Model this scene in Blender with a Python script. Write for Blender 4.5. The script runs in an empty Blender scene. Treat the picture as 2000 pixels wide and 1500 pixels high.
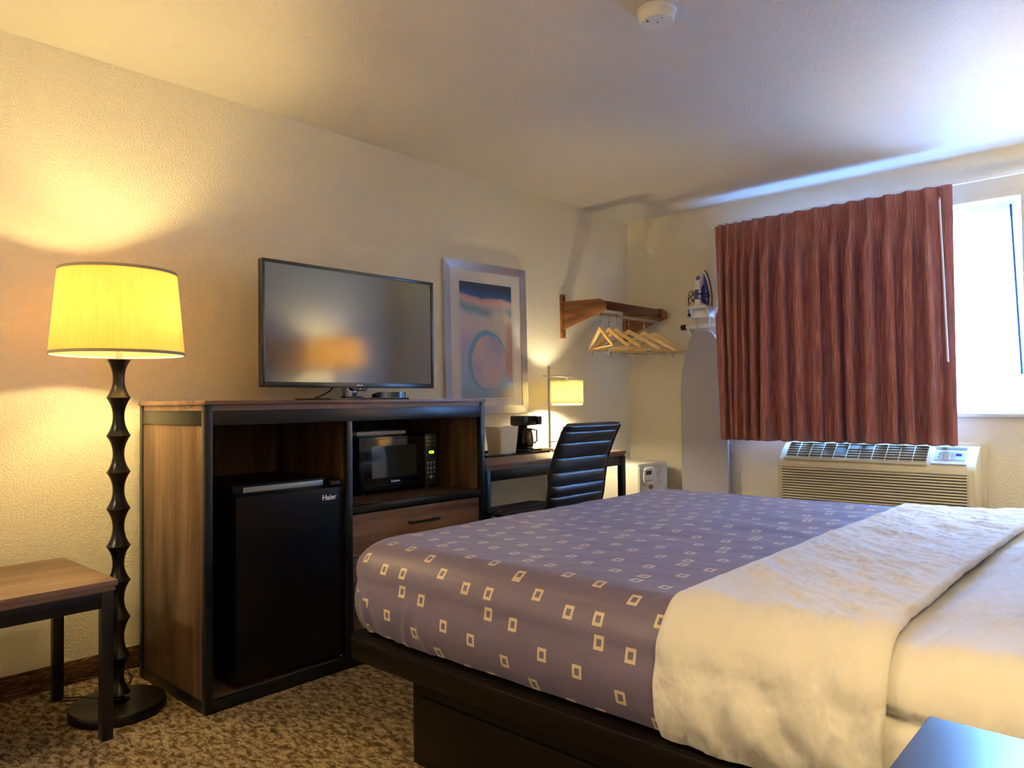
import bpy, bmesh, math, random
from mathutils import Vector, Matrix, noise
random.seed(7)
PI = math.pi
SC = bpy.context.scene
COL = SC.collection

# ------------------------------------------------------------------ camera, world, exposure
cam_d = bpy.data.cameras.new('camera'); cam = bpy.data.objects.new('camera', cam_d); COL.objects.link(cam)
CAMP = Vector((3.1619, 0.0, 1.0631))
rt = Vector((0.74161, 0.67074, -0.01072)); up = Vector((0.02333, -0.00981, 0.99968)); fw = Vector((-0.67042, 0.74162, 0.02292))
M = Matrix(((rt.x, up.x, -fw.x, CAMP.x), (rt.y, up.y, -fw.y, CAMP.y), (rt.z, up.z, -fw.z, CAMP.z), (0, 0, 0, 1)))
cam.matrix_world = M
cam_d.sensor_width = 36; cam_d.lens = 36 * 1437 / 2000; cam_d.clip_start = 0.02
SC.camera = cam
SC.view_settings.view_transform = 'Standard'; SC.view_settings.look = 'None'
SC.view_settings.exposure = 0.95; SC.view_settings.gamma = 1.0; SC.view_settings.use_curve_mapping = False

SKY = 105.0
FLOOR_BULB = 360; DESK_BULB = 900; BED_BULB = 380
wd = bpy.data.worlds.new('daylight'); SC.world = wd; wd.use_nodes = True
nt = wd.node_tree; nt.nodes.clear()
o_ = nt.nodes.new('ShaderNodeOutputWorld'); b_ = nt.nodes.new('ShaderNodeBackground')
tc = nt.nodes.new('ShaderNodeTexCoord'); sx = nt.nodes.new('ShaderNodeSeparateXYZ'); cr = nt.nodes.new('ShaderNodeValToRGB')
mr = nt.nodes.new('ShaderNodeMapRange'); mr.inputs[1].default_value = -0.15; mr.inputs[2].default_value = 0.35
nt.links.new(tc.outputs['Generated'], sx.inputs[0]); nt.links.new(sx.outputs[2], mr.inputs[0]); nt.links.new(mr.outputs[0], cr.inputs[0])
cr.color_ramp.elements[0].color = (0.04, 0.115, 0.32, 1); cr.color_ramp.elements[1].color = (0.155, 0.43, 1.0, 1)
nt.links.new(cr.outputs[0], b_.inputs[0]); b_.inputs[1].default_value = SKY; nt.links.new(b_.outputs[0], o_.inputs[0])

W = 3.50; YN = -2.2; YW = 4.86; H = 2.44          # room: x 0..W, y YN..YW, z 0..H
WX0, WX1, WZ0, WZ1 = 0.95, 2.55, 0.965, 2.165      # window opening
pd = bpy.data.lights.new('window_portal', 'AREA'); pd.shape = 'RECTANGLE'; pd.size = WX1 - WX0; pd.size_y = WZ1 - WZ0
pd.cycles.is_portal = True
po = bpy.data.objects.new('window_portal', pd); COL.objects.link(po)
po.location = ((WX0 + WX1) / 2, YW + 0.14, (WZ0 + WZ1) / 2); po.rotation_euler = (-PI / 2, 0, 0)

# ------------------------------------------------------------------ materials
MATS = {}
def newmat(name):
    m = bpy.data.materials.new(name); m.use_nodes = True; MATS[name] = m
    nt = m.node_tree; bs = nt.nodes['Principled BSDF']
    return m, nt, bs
def N(nt, t, **kw):
    n = nt.nodes.new(t)
    for k, v in kw.items():
        if k.startswith('i_'):
            key = k[2:]; key = int(key) if key.isdigit() else key
            n.inputs[key].default_value = v
        else: setattr(n, k, v)
    return n
def L(nt, a, b): nt.links.new(a, b)
def simple(name, col, rough=0.5, metal=0.0, spec=0.5, coat=0.0, bump=None, sheen=0.0):
    m, nt, bs = newmat(name)
    bs.inputs['Base Color'].default_value = (*col, 1); bs.inputs['Roughness'].default_value = rough
    bs.inputs['Metallic'].default_value = metal; bs.inputs['Specular IOR Level'].default_value = spec
    bs.inputs['Coat Weight'].default_value = coat; bs.inputs['Coat Roughness'].default_value = 0.1
    bs.inputs['Sheen Weight'].default_value = sheen
    if bump:
        sc, st = bump
        tc = N(nt, 'ShaderNodeTexCoord'); nz = N(nt, 'ShaderNodeTexNoise'); nz.inputs['Scale'].default_value = sc; nz.inputs['Detail'].default_value = 4
        bp = N(nt, 'ShaderNodeBump'); bp.inputs['Strength'].default_value = st; bp.inputs['Distance'].default_value = 0.01
        L(nt, tc.outputs['Object'], nz.inputs['Vector']); L(nt, nz.outputs[0], bp.inputs['Height']); L(nt, bp.outputs[0], bs.inputs['Normal'])
    return m
def emit(name, col, s):
    m = bpy.data.materials.new(name); m.use_nodes = True; nt = m.node_tree; nt.nodes.clear()
    e = N(nt, 'ShaderNodeEmission'); e.inputs[0].default_value = (*col, 1); e.inputs[1].default_value = s
    o = N(nt, 'ShaderNodeOutputMaterial'); L(nt, e.outputs[0], o.inputs[0]); return m
def ramp(nt, src, stops):
    r = N(nt, 'ShaderNodeValToRGB'); els = r.color_ramp.elements
    els[1].position = stops[-1][0]; els[0].position = stops[0][0]
    for p, c in stops[1:-1]: els.new(p)
    for e, (p, c) in zip(sorted(els, key=lambda q: q.position), stops): e.color = (*c, 1)
    L(nt, src, r.inputs[0]); return r
def textured_wall(name, col, sc, st, rough=0.6):
    m, nt, bs = newmat(name)
    bs.inputs['Base Color'].default_value = (*col, 1); bs.inputs['Roughness'].default_value = rough
    bs.inputs['Specular IOR Level'].default_value = 0.35
    tc = N(nt, 'ShaderNodeTexCoord')
    n1 = N(nt, 'ShaderNodeTexNoise'); n1.inputs['Scale'].default_value = sc; n1.inputs['Detail'].default_value = 2; n1.inputs['Distortion'].default_value = 0.6
    cr = ramp(nt, n1.outputs[0], [(0.42, (0, 0, 0)), (0.6, (1, 1, 1))])
    bp = N(nt, 'ShaderNodeBump'); bp.inputs['Strength'].default_value = st; bp.inputs['Distance'].default_value = 0.004
    L(nt, tc.outputs['Object'], n1.inputs['Vector']); L(nt, cr.outputs[0], bp.inputs['Height']); L(nt, bp.outputs[0], bs.inputs['Normal'])
    return m
def wood(name, c_dark, c_mid, c_light, axis='Y', rough=0.4, gs=1.0, spec=0.5):
    """laminate with grain along AXIS (object space)"""
    m, nt, bs = newmat(name)
    tc = N(nt, 'ShaderNodeTexCoord'); mp = N(nt, 'ShaderNodeMapping')
    s = {'X': (0.9, 11, 11), 'Y': (11, 0.9, 11), 'Z': (11, 11, 0.9)}[axis]
    mp.inputs['Scale'].default_value = tuple(v * gs for v in s)
    n1 = N(nt, 'ShaderNodeTexNoise'); n1.inputs['Scale'].default_value = 1.0; n1.inputs['Detail'].default_value = 6; n1.inputs['Distortion'].default_value = 1.0
    L(nt, tc.outputs['Object'], mp.inputs[0]); L(nt, mp.outputs[0], n1.inputs['Vector'])
    mp2 = N(nt, 'ShaderNodeMapping'); mp2.inputs['Scale'].default_value = tuple(v * 7 * gs for v in s)
    n2 = N(nt, 'ShaderNodeTexNoise'); n2.inputs['Scale'].default_value = 1.0; n2.inputs['Detail'].default_value = 3
    L(nt, tc.outputs['Object'], mp2.inputs[0]); L(nt, mp2.outputs[0], n2.inputs['Vector'])
    ad = N(nt, 'ShaderNodeMath', operation='MULTIPLY_ADD'); L(nt, n2.outputs[0], ad.inputs[0]); ad.inputs[1].default_value = 0.25; L(nt, n1.outputs[0], ad.inputs[2])
    cr = ramp(nt, ad.outputs[0], [(0.42, c_dark), (0.60, c_mid), (0.80, c_light)])
    L(nt, cr.outputs[0], bs.inputs['Base Color']); bs.inputs['Roughness'].default_value = rough; bs.inputs['Specular IOR Level'].default_value = spec
    return m
def shade_mat(name, col, thru=0.55):
    m = bpy.data.materials.new(name); m.use_nodes = True; nt = m.node_tree; nt.nodes.clear()
    o = N(nt, 'ShaderNodeOutputMaterial'); t = N(nt, 'ShaderNodeBsdfTranslucent'); d = N(nt, 'ShaderNodeBsdfDiffuse'); mx = N(nt, 'ShaderNodeMixShader')
    tc = N(nt, 'ShaderNodeTexCoord'); mp = N(nt, 'ShaderNodeMapping'); mp.inputs['Scale'].default_value = (90, 90, 4)
    nz = N(nt, 'ShaderNodeTexNoise'); nz.inputs['Scale'].default_value = 1.0; nz.inputs['Detail'].default_value = 3
    L(nt, tc.outputs['Object'], mp.inputs[0]); L(nt, mp.outputs[0], nz.inputs['Vector'])
    cr = ramp(nt, nz.outputs[0], [(0.3, tuple(c * 0.88 for c in col)), (0.7, col)])
    L(nt, cr.outputs[0], t.inputs[0]); L(nt, cr.outputs[0], d.inputs[0]); mx.inputs[0].default_value = thru
    L(nt, d.outputs[0], mx.inputs[1]); L(nt, t.outputs[0], mx.inputs[2]); L(nt, mx.outputs[0], o.inputs[0]); return m
def thin_glass(name, refl=0.06, tint=(1, 1, 1), rough=0.02):
    m = bpy.data.materials.new(name); m.use_nodes = True; nt = m.node_tree; nt.nodes.clear()
    o = N(nt, 'ShaderNodeOutputMaterial'); t = N(nt, 'ShaderNodeBsdfTransparent'); g = N(nt, 'ShaderNodeBsdfGlossy'); mx = N(nt, 'ShaderNodeMixShader')
    t.inputs[0].default_value = (*tint, 1); g.inputs['Roughness'].default_value = rough
    lw = N(nt, 'ShaderNodeFresnel'); ge = N(nt, 'ShaderNodeNewGeometry'); ma = N(nt, 'ShaderNodeMath', operation='MULTIPLY_ADD')
    L(nt, ge.outputs['Backfacing'], ma.inputs[0]); ma.inputs[1].default_value = 1 / 1.5 - 1.5; ma.inputs[2].default_value = 1.5; L(nt, ma.outputs[0], lw.inputs[0])
    L(nt, lw.outputs[0], mx.inputs[0]); L(nt, t.outputs[0], mx.inputs[1]); L(nt, g.outputs[0], mx.inputs[2]); L(nt, mx.outputs[0], o.inputs[0]); return m

m_wall = textured_wall('wall_paint', (0.80, 0.74, 0.58), 130, 0.55, 0.55)
m_ceil = textured_wall('ceiling_paint', (0.78, 0.74, 0.66), 170, 0.6, 0.5)
m_white = simple('white_plastic', (0.78, 0.77, 0.72), 0.4)
m_white_paint = simple('white_paint', (0.78, 0.78, 0.76), 0.35)
m_black = simple('black_lacquer', (0.003, 0.003, 0.0032), 0.28, spec=0.4)
m_steel = simple('black_powder_steel', (0.008, 0.009, 0.010), 0.30, spec=0.38)
m_gloss = simple('gloss_black_plastic', (0.005, 0.005, 0.006), 0.12, spec=0.5)
m_satin = simple('satin_dark_top', (0.02, 0.02, 0.022), 0.38); m_satin.node_tree.nodes['Principled BSDF'].inputs['IOR'].default_value = 2.5
m_fridge = simple('fridge_black', (0.0035, 0.0035, 0.004), 0.35, spec=0.3)
m_chrome = simple('chrome', (0.38, 0.38, 0.38), 0.22, metal=1)
m_nickel = simple('brushed_nickel', (0.62, 0.58, 0.50), 0.35, metal=1)
m_greymetal = simple('grey_trim', (0.30, 0.33, 0.33), 0.3, metal=0.3)
m_bedblack = simple('espresso_wood', (0.005, 0.0035, 0.003), 0.30, spec=0.2)
m_edge = simple('pale_edge_band', (0.30, 0.27, 0.22), 0.35)
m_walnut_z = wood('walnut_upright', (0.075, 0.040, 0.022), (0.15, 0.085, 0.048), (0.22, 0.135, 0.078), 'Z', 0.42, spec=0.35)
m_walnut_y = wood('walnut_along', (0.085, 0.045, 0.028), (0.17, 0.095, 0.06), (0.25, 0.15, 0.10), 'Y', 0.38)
m_walnut_shaded = wood('walnut_inside_shaded', (0.040, 0.020, 0.011), (0.075, 0.038, 0.02), (0.11, 0.06, 0.035), 'Z', 0.6, spec=0.2)  # same walnut, darkened to put the shade of the bays into its colour
m_walnut_dr = wood('walnut_drawer', (0.055, 0.027, 0.017), (0.16, 0.085, 0.052), (0.27, 0.16, 0.10), 'Y', 0.45, spec=0.35, gs=0.9)
m_oak = wood('red_oak', (0.075, 0.024, 0.008), (0.20, 0.075, 0.022), (0.33, 0.14, 0.045), 'X', 0.3, gs=1.6)
m_oak_y = wood('dark_oak', (0.045, 0.012, 0.006), (0.085, 0.026, 0.012), (0.13, 0.045, 0.022), 'Y', 0.22, gs=1.2)
m_maple = wood('hanger_maple', (0.62, 0.38, 0.12), (0.76, 0.50, 0.18), (0.86, 0.62, 0.26), 'X', 0.35)
m_leather = simple('black_leatherette', (0.010, 0.012, 0.017), 0.34, spec=0.6, bump=(90, 0.05))
m_rubber = simple('black_rubber', (0.012, 0.012, 0.012), 0.6)
m_board = simple('ironing_cover', (0.37, 0.36, 0.42), 0.85, bump=(60, 0.08))
m_safe = simple('safe_paint', (0.66, 0.63, 0.54), 0.45)
m_ac = simple('ac_plastic', (0.62, 0.56, 0.40), 0.45)
m_acdark = simple('ac_inside', (0.10, 0.09, 0.065), 0.7)
m_acpanel = simple('ac_panel_blue', (0.36, 0.48, 0.60), 0.3)
m_blue = simple('iron_blue', (0.06, 0.07, 0.42), 0.2)
m_darkblue = simple('dark_blue_display', (0.01, 0.012, 0.30), 0.2)
m_print_white = simple('logo_white', (0.85, 0.85, 0.85), 0.5)
m_ink = simple('dark_ink', (0.03, 0.03, 0.03), 0.5)
m_redink = simple('pale_red_ink', (0.62, 0.40, 0.32), 0.6)
m_green = emit('clock_green', (0.35, 1.0, 0.05), 1.6)
m_red = emit('standby_red', (1.0, 0.10, 0.10), 2.0)
m_cream = simple('cream_plastic', (0.78, 0.71, 0.56), 0.4)
m_glasspane = thin_glass('clear_glass')
m_carafe = thin_glass('carafe_glass', tint=(0.08, 0.07, 0.06))
m_sheet, nt, bs = newmat('white_sheet')
bs.inputs['Base Color'].default_value = (0.79, 0.79, 0.79, 1); bs.inputs['Roughness'].default_value = 0.8; bs.inputs['Specular IOR Level'].default_value = 0.15
tc = N(nt, 'ShaderNodeTexCoord'); mp = N(nt, 'ShaderNodeMapping'); mp.inputs['Scale'].default_value = (16, 4.5, 9); mp.inputs['Rotation'].default_value = (0, 0, -0.75)
n1 = N(nt, 'ShaderNodeTexNoise'); n1.inputs['Scale'].default_value = 1.0; n1.inputs['Detail'].default_value = 3; n1.inputs['Distortion'].default_value = 0.15
bp = N(nt, 'ShaderNodeBump'); bp.inputs['Strength'].default_value = 1.0; bp.inputs['Distance'].default_value = 0.022
L(nt, tc.outputs['Object'], mp.inputs[0]); L(nt, mp.outputs[0], n1.inputs['Vector']); L(nt, n1.outputs[0], bp.inputs['Height']); L(nt, bp.outputs[0], bs.inputs['Normal'])
m_bulb = {k: emit('bulb_' + k, c, s) for k, c, s in (('dome', (1.0, 0.80, 0.50), 95), ('floor', (1.0, 0.74, 0.30), FLOOR_BULB), ('desk', (1.0, 0.83, 0.52), DESK_BULB), ('bed', (1.0, 0.74, 0.32), BED_BULB), ('far', (1.0, 0.82, 0.42), 400))}
m_shade = shade_mat('yellowed_linen_shade', (0.93, 0.69, 0.36), 0.78)
m_shade_w = shade_mat('white_linen_shade', (0.97, 0.93, 0.74), 0.80)
m_shade_trim = simple('shade_trim', (0.40, 0.34, 0.24), 0.8)

# carpet
m_carpet, nt, bs = newmat('mottled_carpet')
tc = N(nt, 'ShaderNodeTexCoord'); mp = N(nt, 'ShaderNodeMapping'); mp.inputs['Scale'].default_value = (17, 34, 1); mp.inputs['Rotation'].default_value = (0, 0, 0.55)
n1 = N(nt, 'ShaderNodeTexNoise'); n1.inputs['Scale'].default_value = 1.6; n1.inputs['Detail'].default_value = 7; n1.inputs['Roughness'].default_value = 0.72; n1.inputs['Distortion'].default_value = 0.5
n2 = N(nt, 'ShaderNodeTexNoise'); n2.inputs['Scale'].default_value = 260; n2.inputs['Detail'].default_value = 2
L(nt, tc.outputs['Object'], mp.inputs[0]); L(nt, mp.outputs[0], n1.inputs['Vector']); L(nt, tc.outputs['Object'], n2.inputs['Vector'])
cr = ramp(nt, n1.outputs[0], [(0.38, (0.085, 0.052, 0.025)), (0.47, (0.19, 0.13, 0.07)), (0.53, (0.36, 0.27, 0.16)), (0.66, (0.52, 0.42, 0.28))])
mx = N(nt, 'ShaderNodeMix', data_type='RGBA', blend_type='MULTIPLY'); mx.inputs[0].default_value = 0.7
c2 = ramp(nt, n2.outputs[0], [(0.3, (0.35, 0.35, 0.35)), (0.7, (1.35, 1.35, 1.35))])
L(nt, cr.outputs[0], mx.inputs[6]); L(nt, c2.outputs[0], mx.inputs[7]); L(nt, mx.outputs[2], bs.inputs['Base Color'])
bs.inputs['Roughness'].default_value = 1.0; bs.inputs['Specular IOR Level'].default_value = 0.05
bp = N(nt, 'ShaderNodeBump'); bp.inputs['Strength'].default_value = 0.8; bp.inputs['Distance'].default_value = 0.01
L(nt, n2.outputs[0], bp.inputs['Height']); L(nt, bp.outputs[0], bs.inputs['Normal'])

m_cove, nt, bs = newmat('carpet_base_strip')
tc = N(nt, 'ShaderNodeTexCoord'); mp = N(nt, 'ShaderNodeMapping'); mp.inputs['Scale'].default_value = (10, 10, 60)
n1 = N(nt, 'ShaderNodeTexNoise'); n1.inputs['Scale'].default_value = 1.6; n1.inputs['Detail'].default_value = 6; n1.inputs['Distortion'].default_value = 1.0
L(nt, tc.outputs['Object'], mp.inputs[0]); L(nt, mp.outputs[0], n1.inputs['Vector'])
cr = ramp(nt, n1.outputs[0], [(0.40, (0.055, 0.026, 0.013)), (0.56, (0.11, 0.058, 0.028)), (0.70, (0.26, 0.17, 0.09))])
L(nt, cr.outputs[0], bs.inputs['Base Color']); bs.inputs['Roughness'].default_value = 0.95; bs.inputs['Specular IOR Level'].default_value = 0.05

# bedspread: plum cloth with scattered woven squares (UV in metres on the unfolded cloth)
m_spread, nt, bs = newmat('plum_bedspread')
uv = N(nt, 'ShaderNodeUVMap'); sp = N(nt, 'ShaderNodeSeparateXYZ'); L(nt, uv.outputs[0], sp.inputs[0])
TX, TY = 0.345, 0.220
def mth(op, a, b=None, c=None):
    n = N(nt, 'ShaderNodeMath', operation=op)
    for i, v in enumerate((a, b, c)):
        if v is None: continue
        if isinstance(v, (int, float)): n.inputs[i].default_value = v
        else: L(nt, v, n.inputs[i])
    return n.outputs[0]
acc = None
for (px, py) in ((0.02, 0.03), (0.105, 0.03), (0.175, 0.095), (0.26, 0.055), (0.30, 0.14), (0.06, 0.125), (0.20, 0.19), (0.115, 0.20)):
    dx = mth('ABSOLUTE', mth('SUBTRACT', mth('MULTIPLY', mth('FRACT', mth('DIVIDE', mth('ADD', sp.outputs[0], 10 * TX - px + TX / 2), TX)), TX), TX / 2))
    dy = mth('ABSOLUTE', mth('SUBTRACT', mth('MULTIPLY', mth('FRACT', mth('DIVIDE', mth('ADD', sp.outputs[1], 10 * TY - py + TY / 2), TY)), TY), TY / 2))
    d = mth('MAXIMUM', mth('MULTIPLY', dx, 1.18), dy)
    ring = mth('MULTIPLY', mth('LESS_THAN', d, 0.0160), mth('GREATER_THAN', d, 0.0080))
    acc = ring if acc is None else mth('MAXIMUM', acc, ring)
mx = N(nt, 'ShaderNodeMix', data_type='RGBA'); L(nt, acc, mx.inputs[0])
mx.inputs[6].default_value = (0.158, 0.133, 0.250, 1); mx.inputs[7].default_value = (0.66, 0.56, 0.42, 1)
L(nt, mx.outputs[2], bs.inputs['Base Color']); bs.inputs['Roughness'].default_value = 0.48; bs.inputs['Specular IOR Level'].default_value = 0.55
bs.inputs['Sheen Weight'].default_value = 0.25; bs.inputs['Sheen Roughness'].default_value = 0.4
tc = N(nt, 'ShaderNodeTexCoord'); n1 = N(nt, 'ShaderNodeTexNoise'); n1.inputs['Scale'].default_value = 7; n1.inputs['Detail'].default_value = 5; n1.inputs['Distortion'].default_value = 1.2
bp = N(nt, 'ShaderNodeBump'); bp.inputs['Strength'].default_value = 0.35; bp.inputs['Distance'].default_value = 0.012
L(nt, tc.outputs['Object'], n1.inputs['Vector']); L(nt, n1.outputs[0], bp.inputs['Height']); L(nt, bp.outputs[0], bs.inputs['Normal'])

# curtain cloth: striated rust
m_curt = bpy.data.materials.new('rust_curtain_cloth'); m_curt.use_nodes = True; nt = m_curt.node_tree; bs = nt.nodes['Principled BSDF']
uv = N(nt, 'ShaderNodeUVMap'); mp = N(nt, 'ShaderNodeMapping'); mp.inputs['Scale'].default_value = (170, 5, 1)
n1 = N(nt, 'ShaderNodeTexNoise'); n1.inputs['Scale'].default_value = 1.0; n1.inputs['Detail'].default_value = 4; n1.inputs['Roughness'].default_value = 0.6
L(nt, uv.outputs[0], mp.inputs[0]); L(nt, mp.outputs[0], n1.inputs['Vector'])
cr = ramp(nt, n1.outputs[0], [(0.35, (0.23, 0.068, 0.055)), (0.52, (0.38, 0.145, 0.115)), (0.72, (0.60, 0.34, 0.28))])
L(nt, cr.outputs[0], bs.inputs['Base Color']); bs.inputs['Roughness'].default_value = 0.75; bs.inputs['Specular IOR Level'].default_value = 0.25; bs.inputs['Sheen Weight'].default_value = 0.15
tr = N(nt, 'ShaderNodeBsdfTranslucent'); tr.inputs[0].default_value = (0.45, 0.16, 0.18, 1); ms = N(nt, 'ShaderNodeMixShader'); ms.inputs[0].default_value = 0.06
out = nt.nodes['Material Output']; L(nt, bs.outputs[0], ms.inputs[1]); L(nt, tr.outputs[0], ms.inputs[2]); L(nt, ms.outputs[0], out.inputs[0])
bp = N(nt, 'ShaderNodeBump'); bp.inputs['Strength'].default_value = 0.3; bp.inputs['Distance'].default_value = 0.003
L(nt, n1.outputs[0], bp.inputs['Height']); L(nt, bp.outputs[0], bs.inputs['Normal'])

def sheer_mat(name, transp, tl_=0.45):
    m = bpy.data.materials.new(name); m.use_nodes = True; nt = m.node_tree; nt.nodes.clear()
    o = N(nt, 'ShaderNodeOutputMaterial'); t = N(nt, 'ShaderNodeBsdfTransparent'); tl = N(nt, 'ShaderNodeBsdfTranslucent'); d = N(nt, 'ShaderNodeBsdfDiffuse')
    a = N(nt, 'ShaderNodeMixShader'); b = N(nt, 'ShaderNodeMixShader')
    tl.inputs[0].default_value = (0.9, 0.92, 0.92, 1); d.inputs[0].default_value = (0.85, 0.87, 0.88, 1)
    a.inputs[0].default_value = tl_; L(nt, d.outputs[0], a.inputs[1]); L(nt, tl.outputs[0], a.inputs[2])
    b.inputs[0].default_value = transp; L(nt, a.outputs[0], b.inputs[1]); L(nt, t.outputs[0], b.inputs[2]); L(nt, b.outputs[0], o.inputs[0]); return m
m_frost = sheer_mat('frosted_diffuser', 0.62, 0.6)
m_sheer = sheer_mat('sheer_voile', 0.5); m_sheerhead = sheer_mat('sheer_heading', 0.02, 0.03)

# abstract art print
m_art, nt, bs = newmat('abstract_print')
uv = N(nt, 'ShaderNodeUVMap'); sp = N(nt, 'ShaderNodeSeparateXYZ')
nz = N(nt, 'ShaderNodeTexNoise'); nz.inputs['Scale'].default_value = 3.2; nz.inputs['Detail'].default_value = 5
L(nt, uv.outputs[0], nz.inputs['Vector'])
vm = N(nt, 'ShaderNodeVectorMath', operation='MULTIPLY_ADD'); L(nt, nz.outputs[1], vm.inputs[0]); vm.inputs[1].default_value = (0.10, 0.08, 0); L(nt, uv.outputs[0], vm.inputs[2])
L(nt, vm.outputs[0], sp.inputs[0])
U = mth('SUBTRACT', sp.outputs[0], 0.05); V = mth('SUBTRACT', sp.outputs[1], 0.04)
V2 = mth('ADD', V, mth('MULTIPLY', mth('ABSOLUTE', mth('SUBTRACT', U, 0.62)), mth('MULTIPLY', mth('SUBTRACT', U, 0.62), 0.10)))
bands = ramp(nt, V2, [(0.0, (0.34, 0.46, 0.62)), (0.10, (0.36, 0.55, 0.78)), (0.45, (0.52, 0.48, 0.72)), (0.60, (0.74, 0.60, 0.62)), (0.70, (0.66, 0.64, 0.66)), (0.76, (0.16, 0.36, 0.50)), (0.795, (0.50, 0.48, 0.52)), (0.83, (0.78, 0.54, 0.50)), (0.86, (0.70, 0.44, 0.42)), (0.885, (0.02, 0.14, 0.42)), (0.96, (0.02, 0.06, 0.13))])
def mixc(f, a, col):
    m = N(nt, 'ShaderNodeMix', data_type='RGBA'); L(nt, f, m.inputs[0]); L(nt, a, m.inputs[6])
    if isinstance(col, tuple): m.inputs[7].default_value = (*col, 1)
    else: L(nt, col, m.inputs[7])
    return m.outputs[2]
def sstep(x, a, b):
    n = N(nt, 'ShaderNodeMapRange', interpolation_type='SMOOTHSTEP'); L(nt, x, n.inputs[0]); n.inputs[1].default_value = a; n.inputs[2].default_value = b; return n.outputs[0]
c = bands.outputs[0]
edge_r = mth('MULTIPLY', sstep(U, 0.80, 0.90), mth('MULTIPLY', sstep(V, 0.72, 0.6), sstep(V, 0.12, 0.25)))
c = mixc(edge_r, c, (0.56, 0.34, 0.30))
beam = mth('MULTIPLY', sstep(mth('ABSOLUTE', mth('SUBTRACT', mth('ADD', U, mth('MULTIPLY', mth('SUBTRACT', 0.6, V), 0.15)), 0.72)), 0.24, 0.08), mth('MULTIPLY', sstep(V, 0.30, 0.45), sstep(V, 0.85, 0.72)))
c = mixc(beam, c, (0.68, 0.62, 0.52))
def ell(cx, cy, rx, ry):
    a = mth('DIVIDE', mth('SUBTRACT', U, cx), rx); b = mth('DIVIDE', mth('SUBTRACT', V, cy), ry)
    return mth('SQRT', mth('ADD', mth('MULTIPLY', a, a), mth('MULTIPLY', b, b)))
e1 = ell(0.50, 0.33, 0.36, 0.27)
c = mixc(mth('MULTIPLY', sstep(e1, 1.05, 0.98), sstep(mth('SUBTRACT', mth('MULTIPLY', V, 0.5), U), -0.62, -0.68) if False else sstep(e1, 1.05, 0.98)), c, (0.20, 0.45, 0.70))
disc = ramp(nt, nz.outputs[0], [(0.35, (0.74, 0.56, 0.56)), (0.5, (0.62, 0.52, 0.62)), (0.65, (0.48, 0.46, 0.66))])
c = mixc(sstep(ell(0.53, 0.315, 0.325, 0.24), 1.03, 0.97), c, disc.outputs[0])
c = mixc(mth('MULTIPLY', sstep(U, 0.45, 0.95), sstep(V, 0.14, 0.02)), c, (0.60, 0.50, 0.30))  # yellow lower right: partly print, partly lamp reflection painted in
L(nt, c, bs.inputs['Base Color']); bs.inputs['Roughness'].default_value = 0.7

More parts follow.
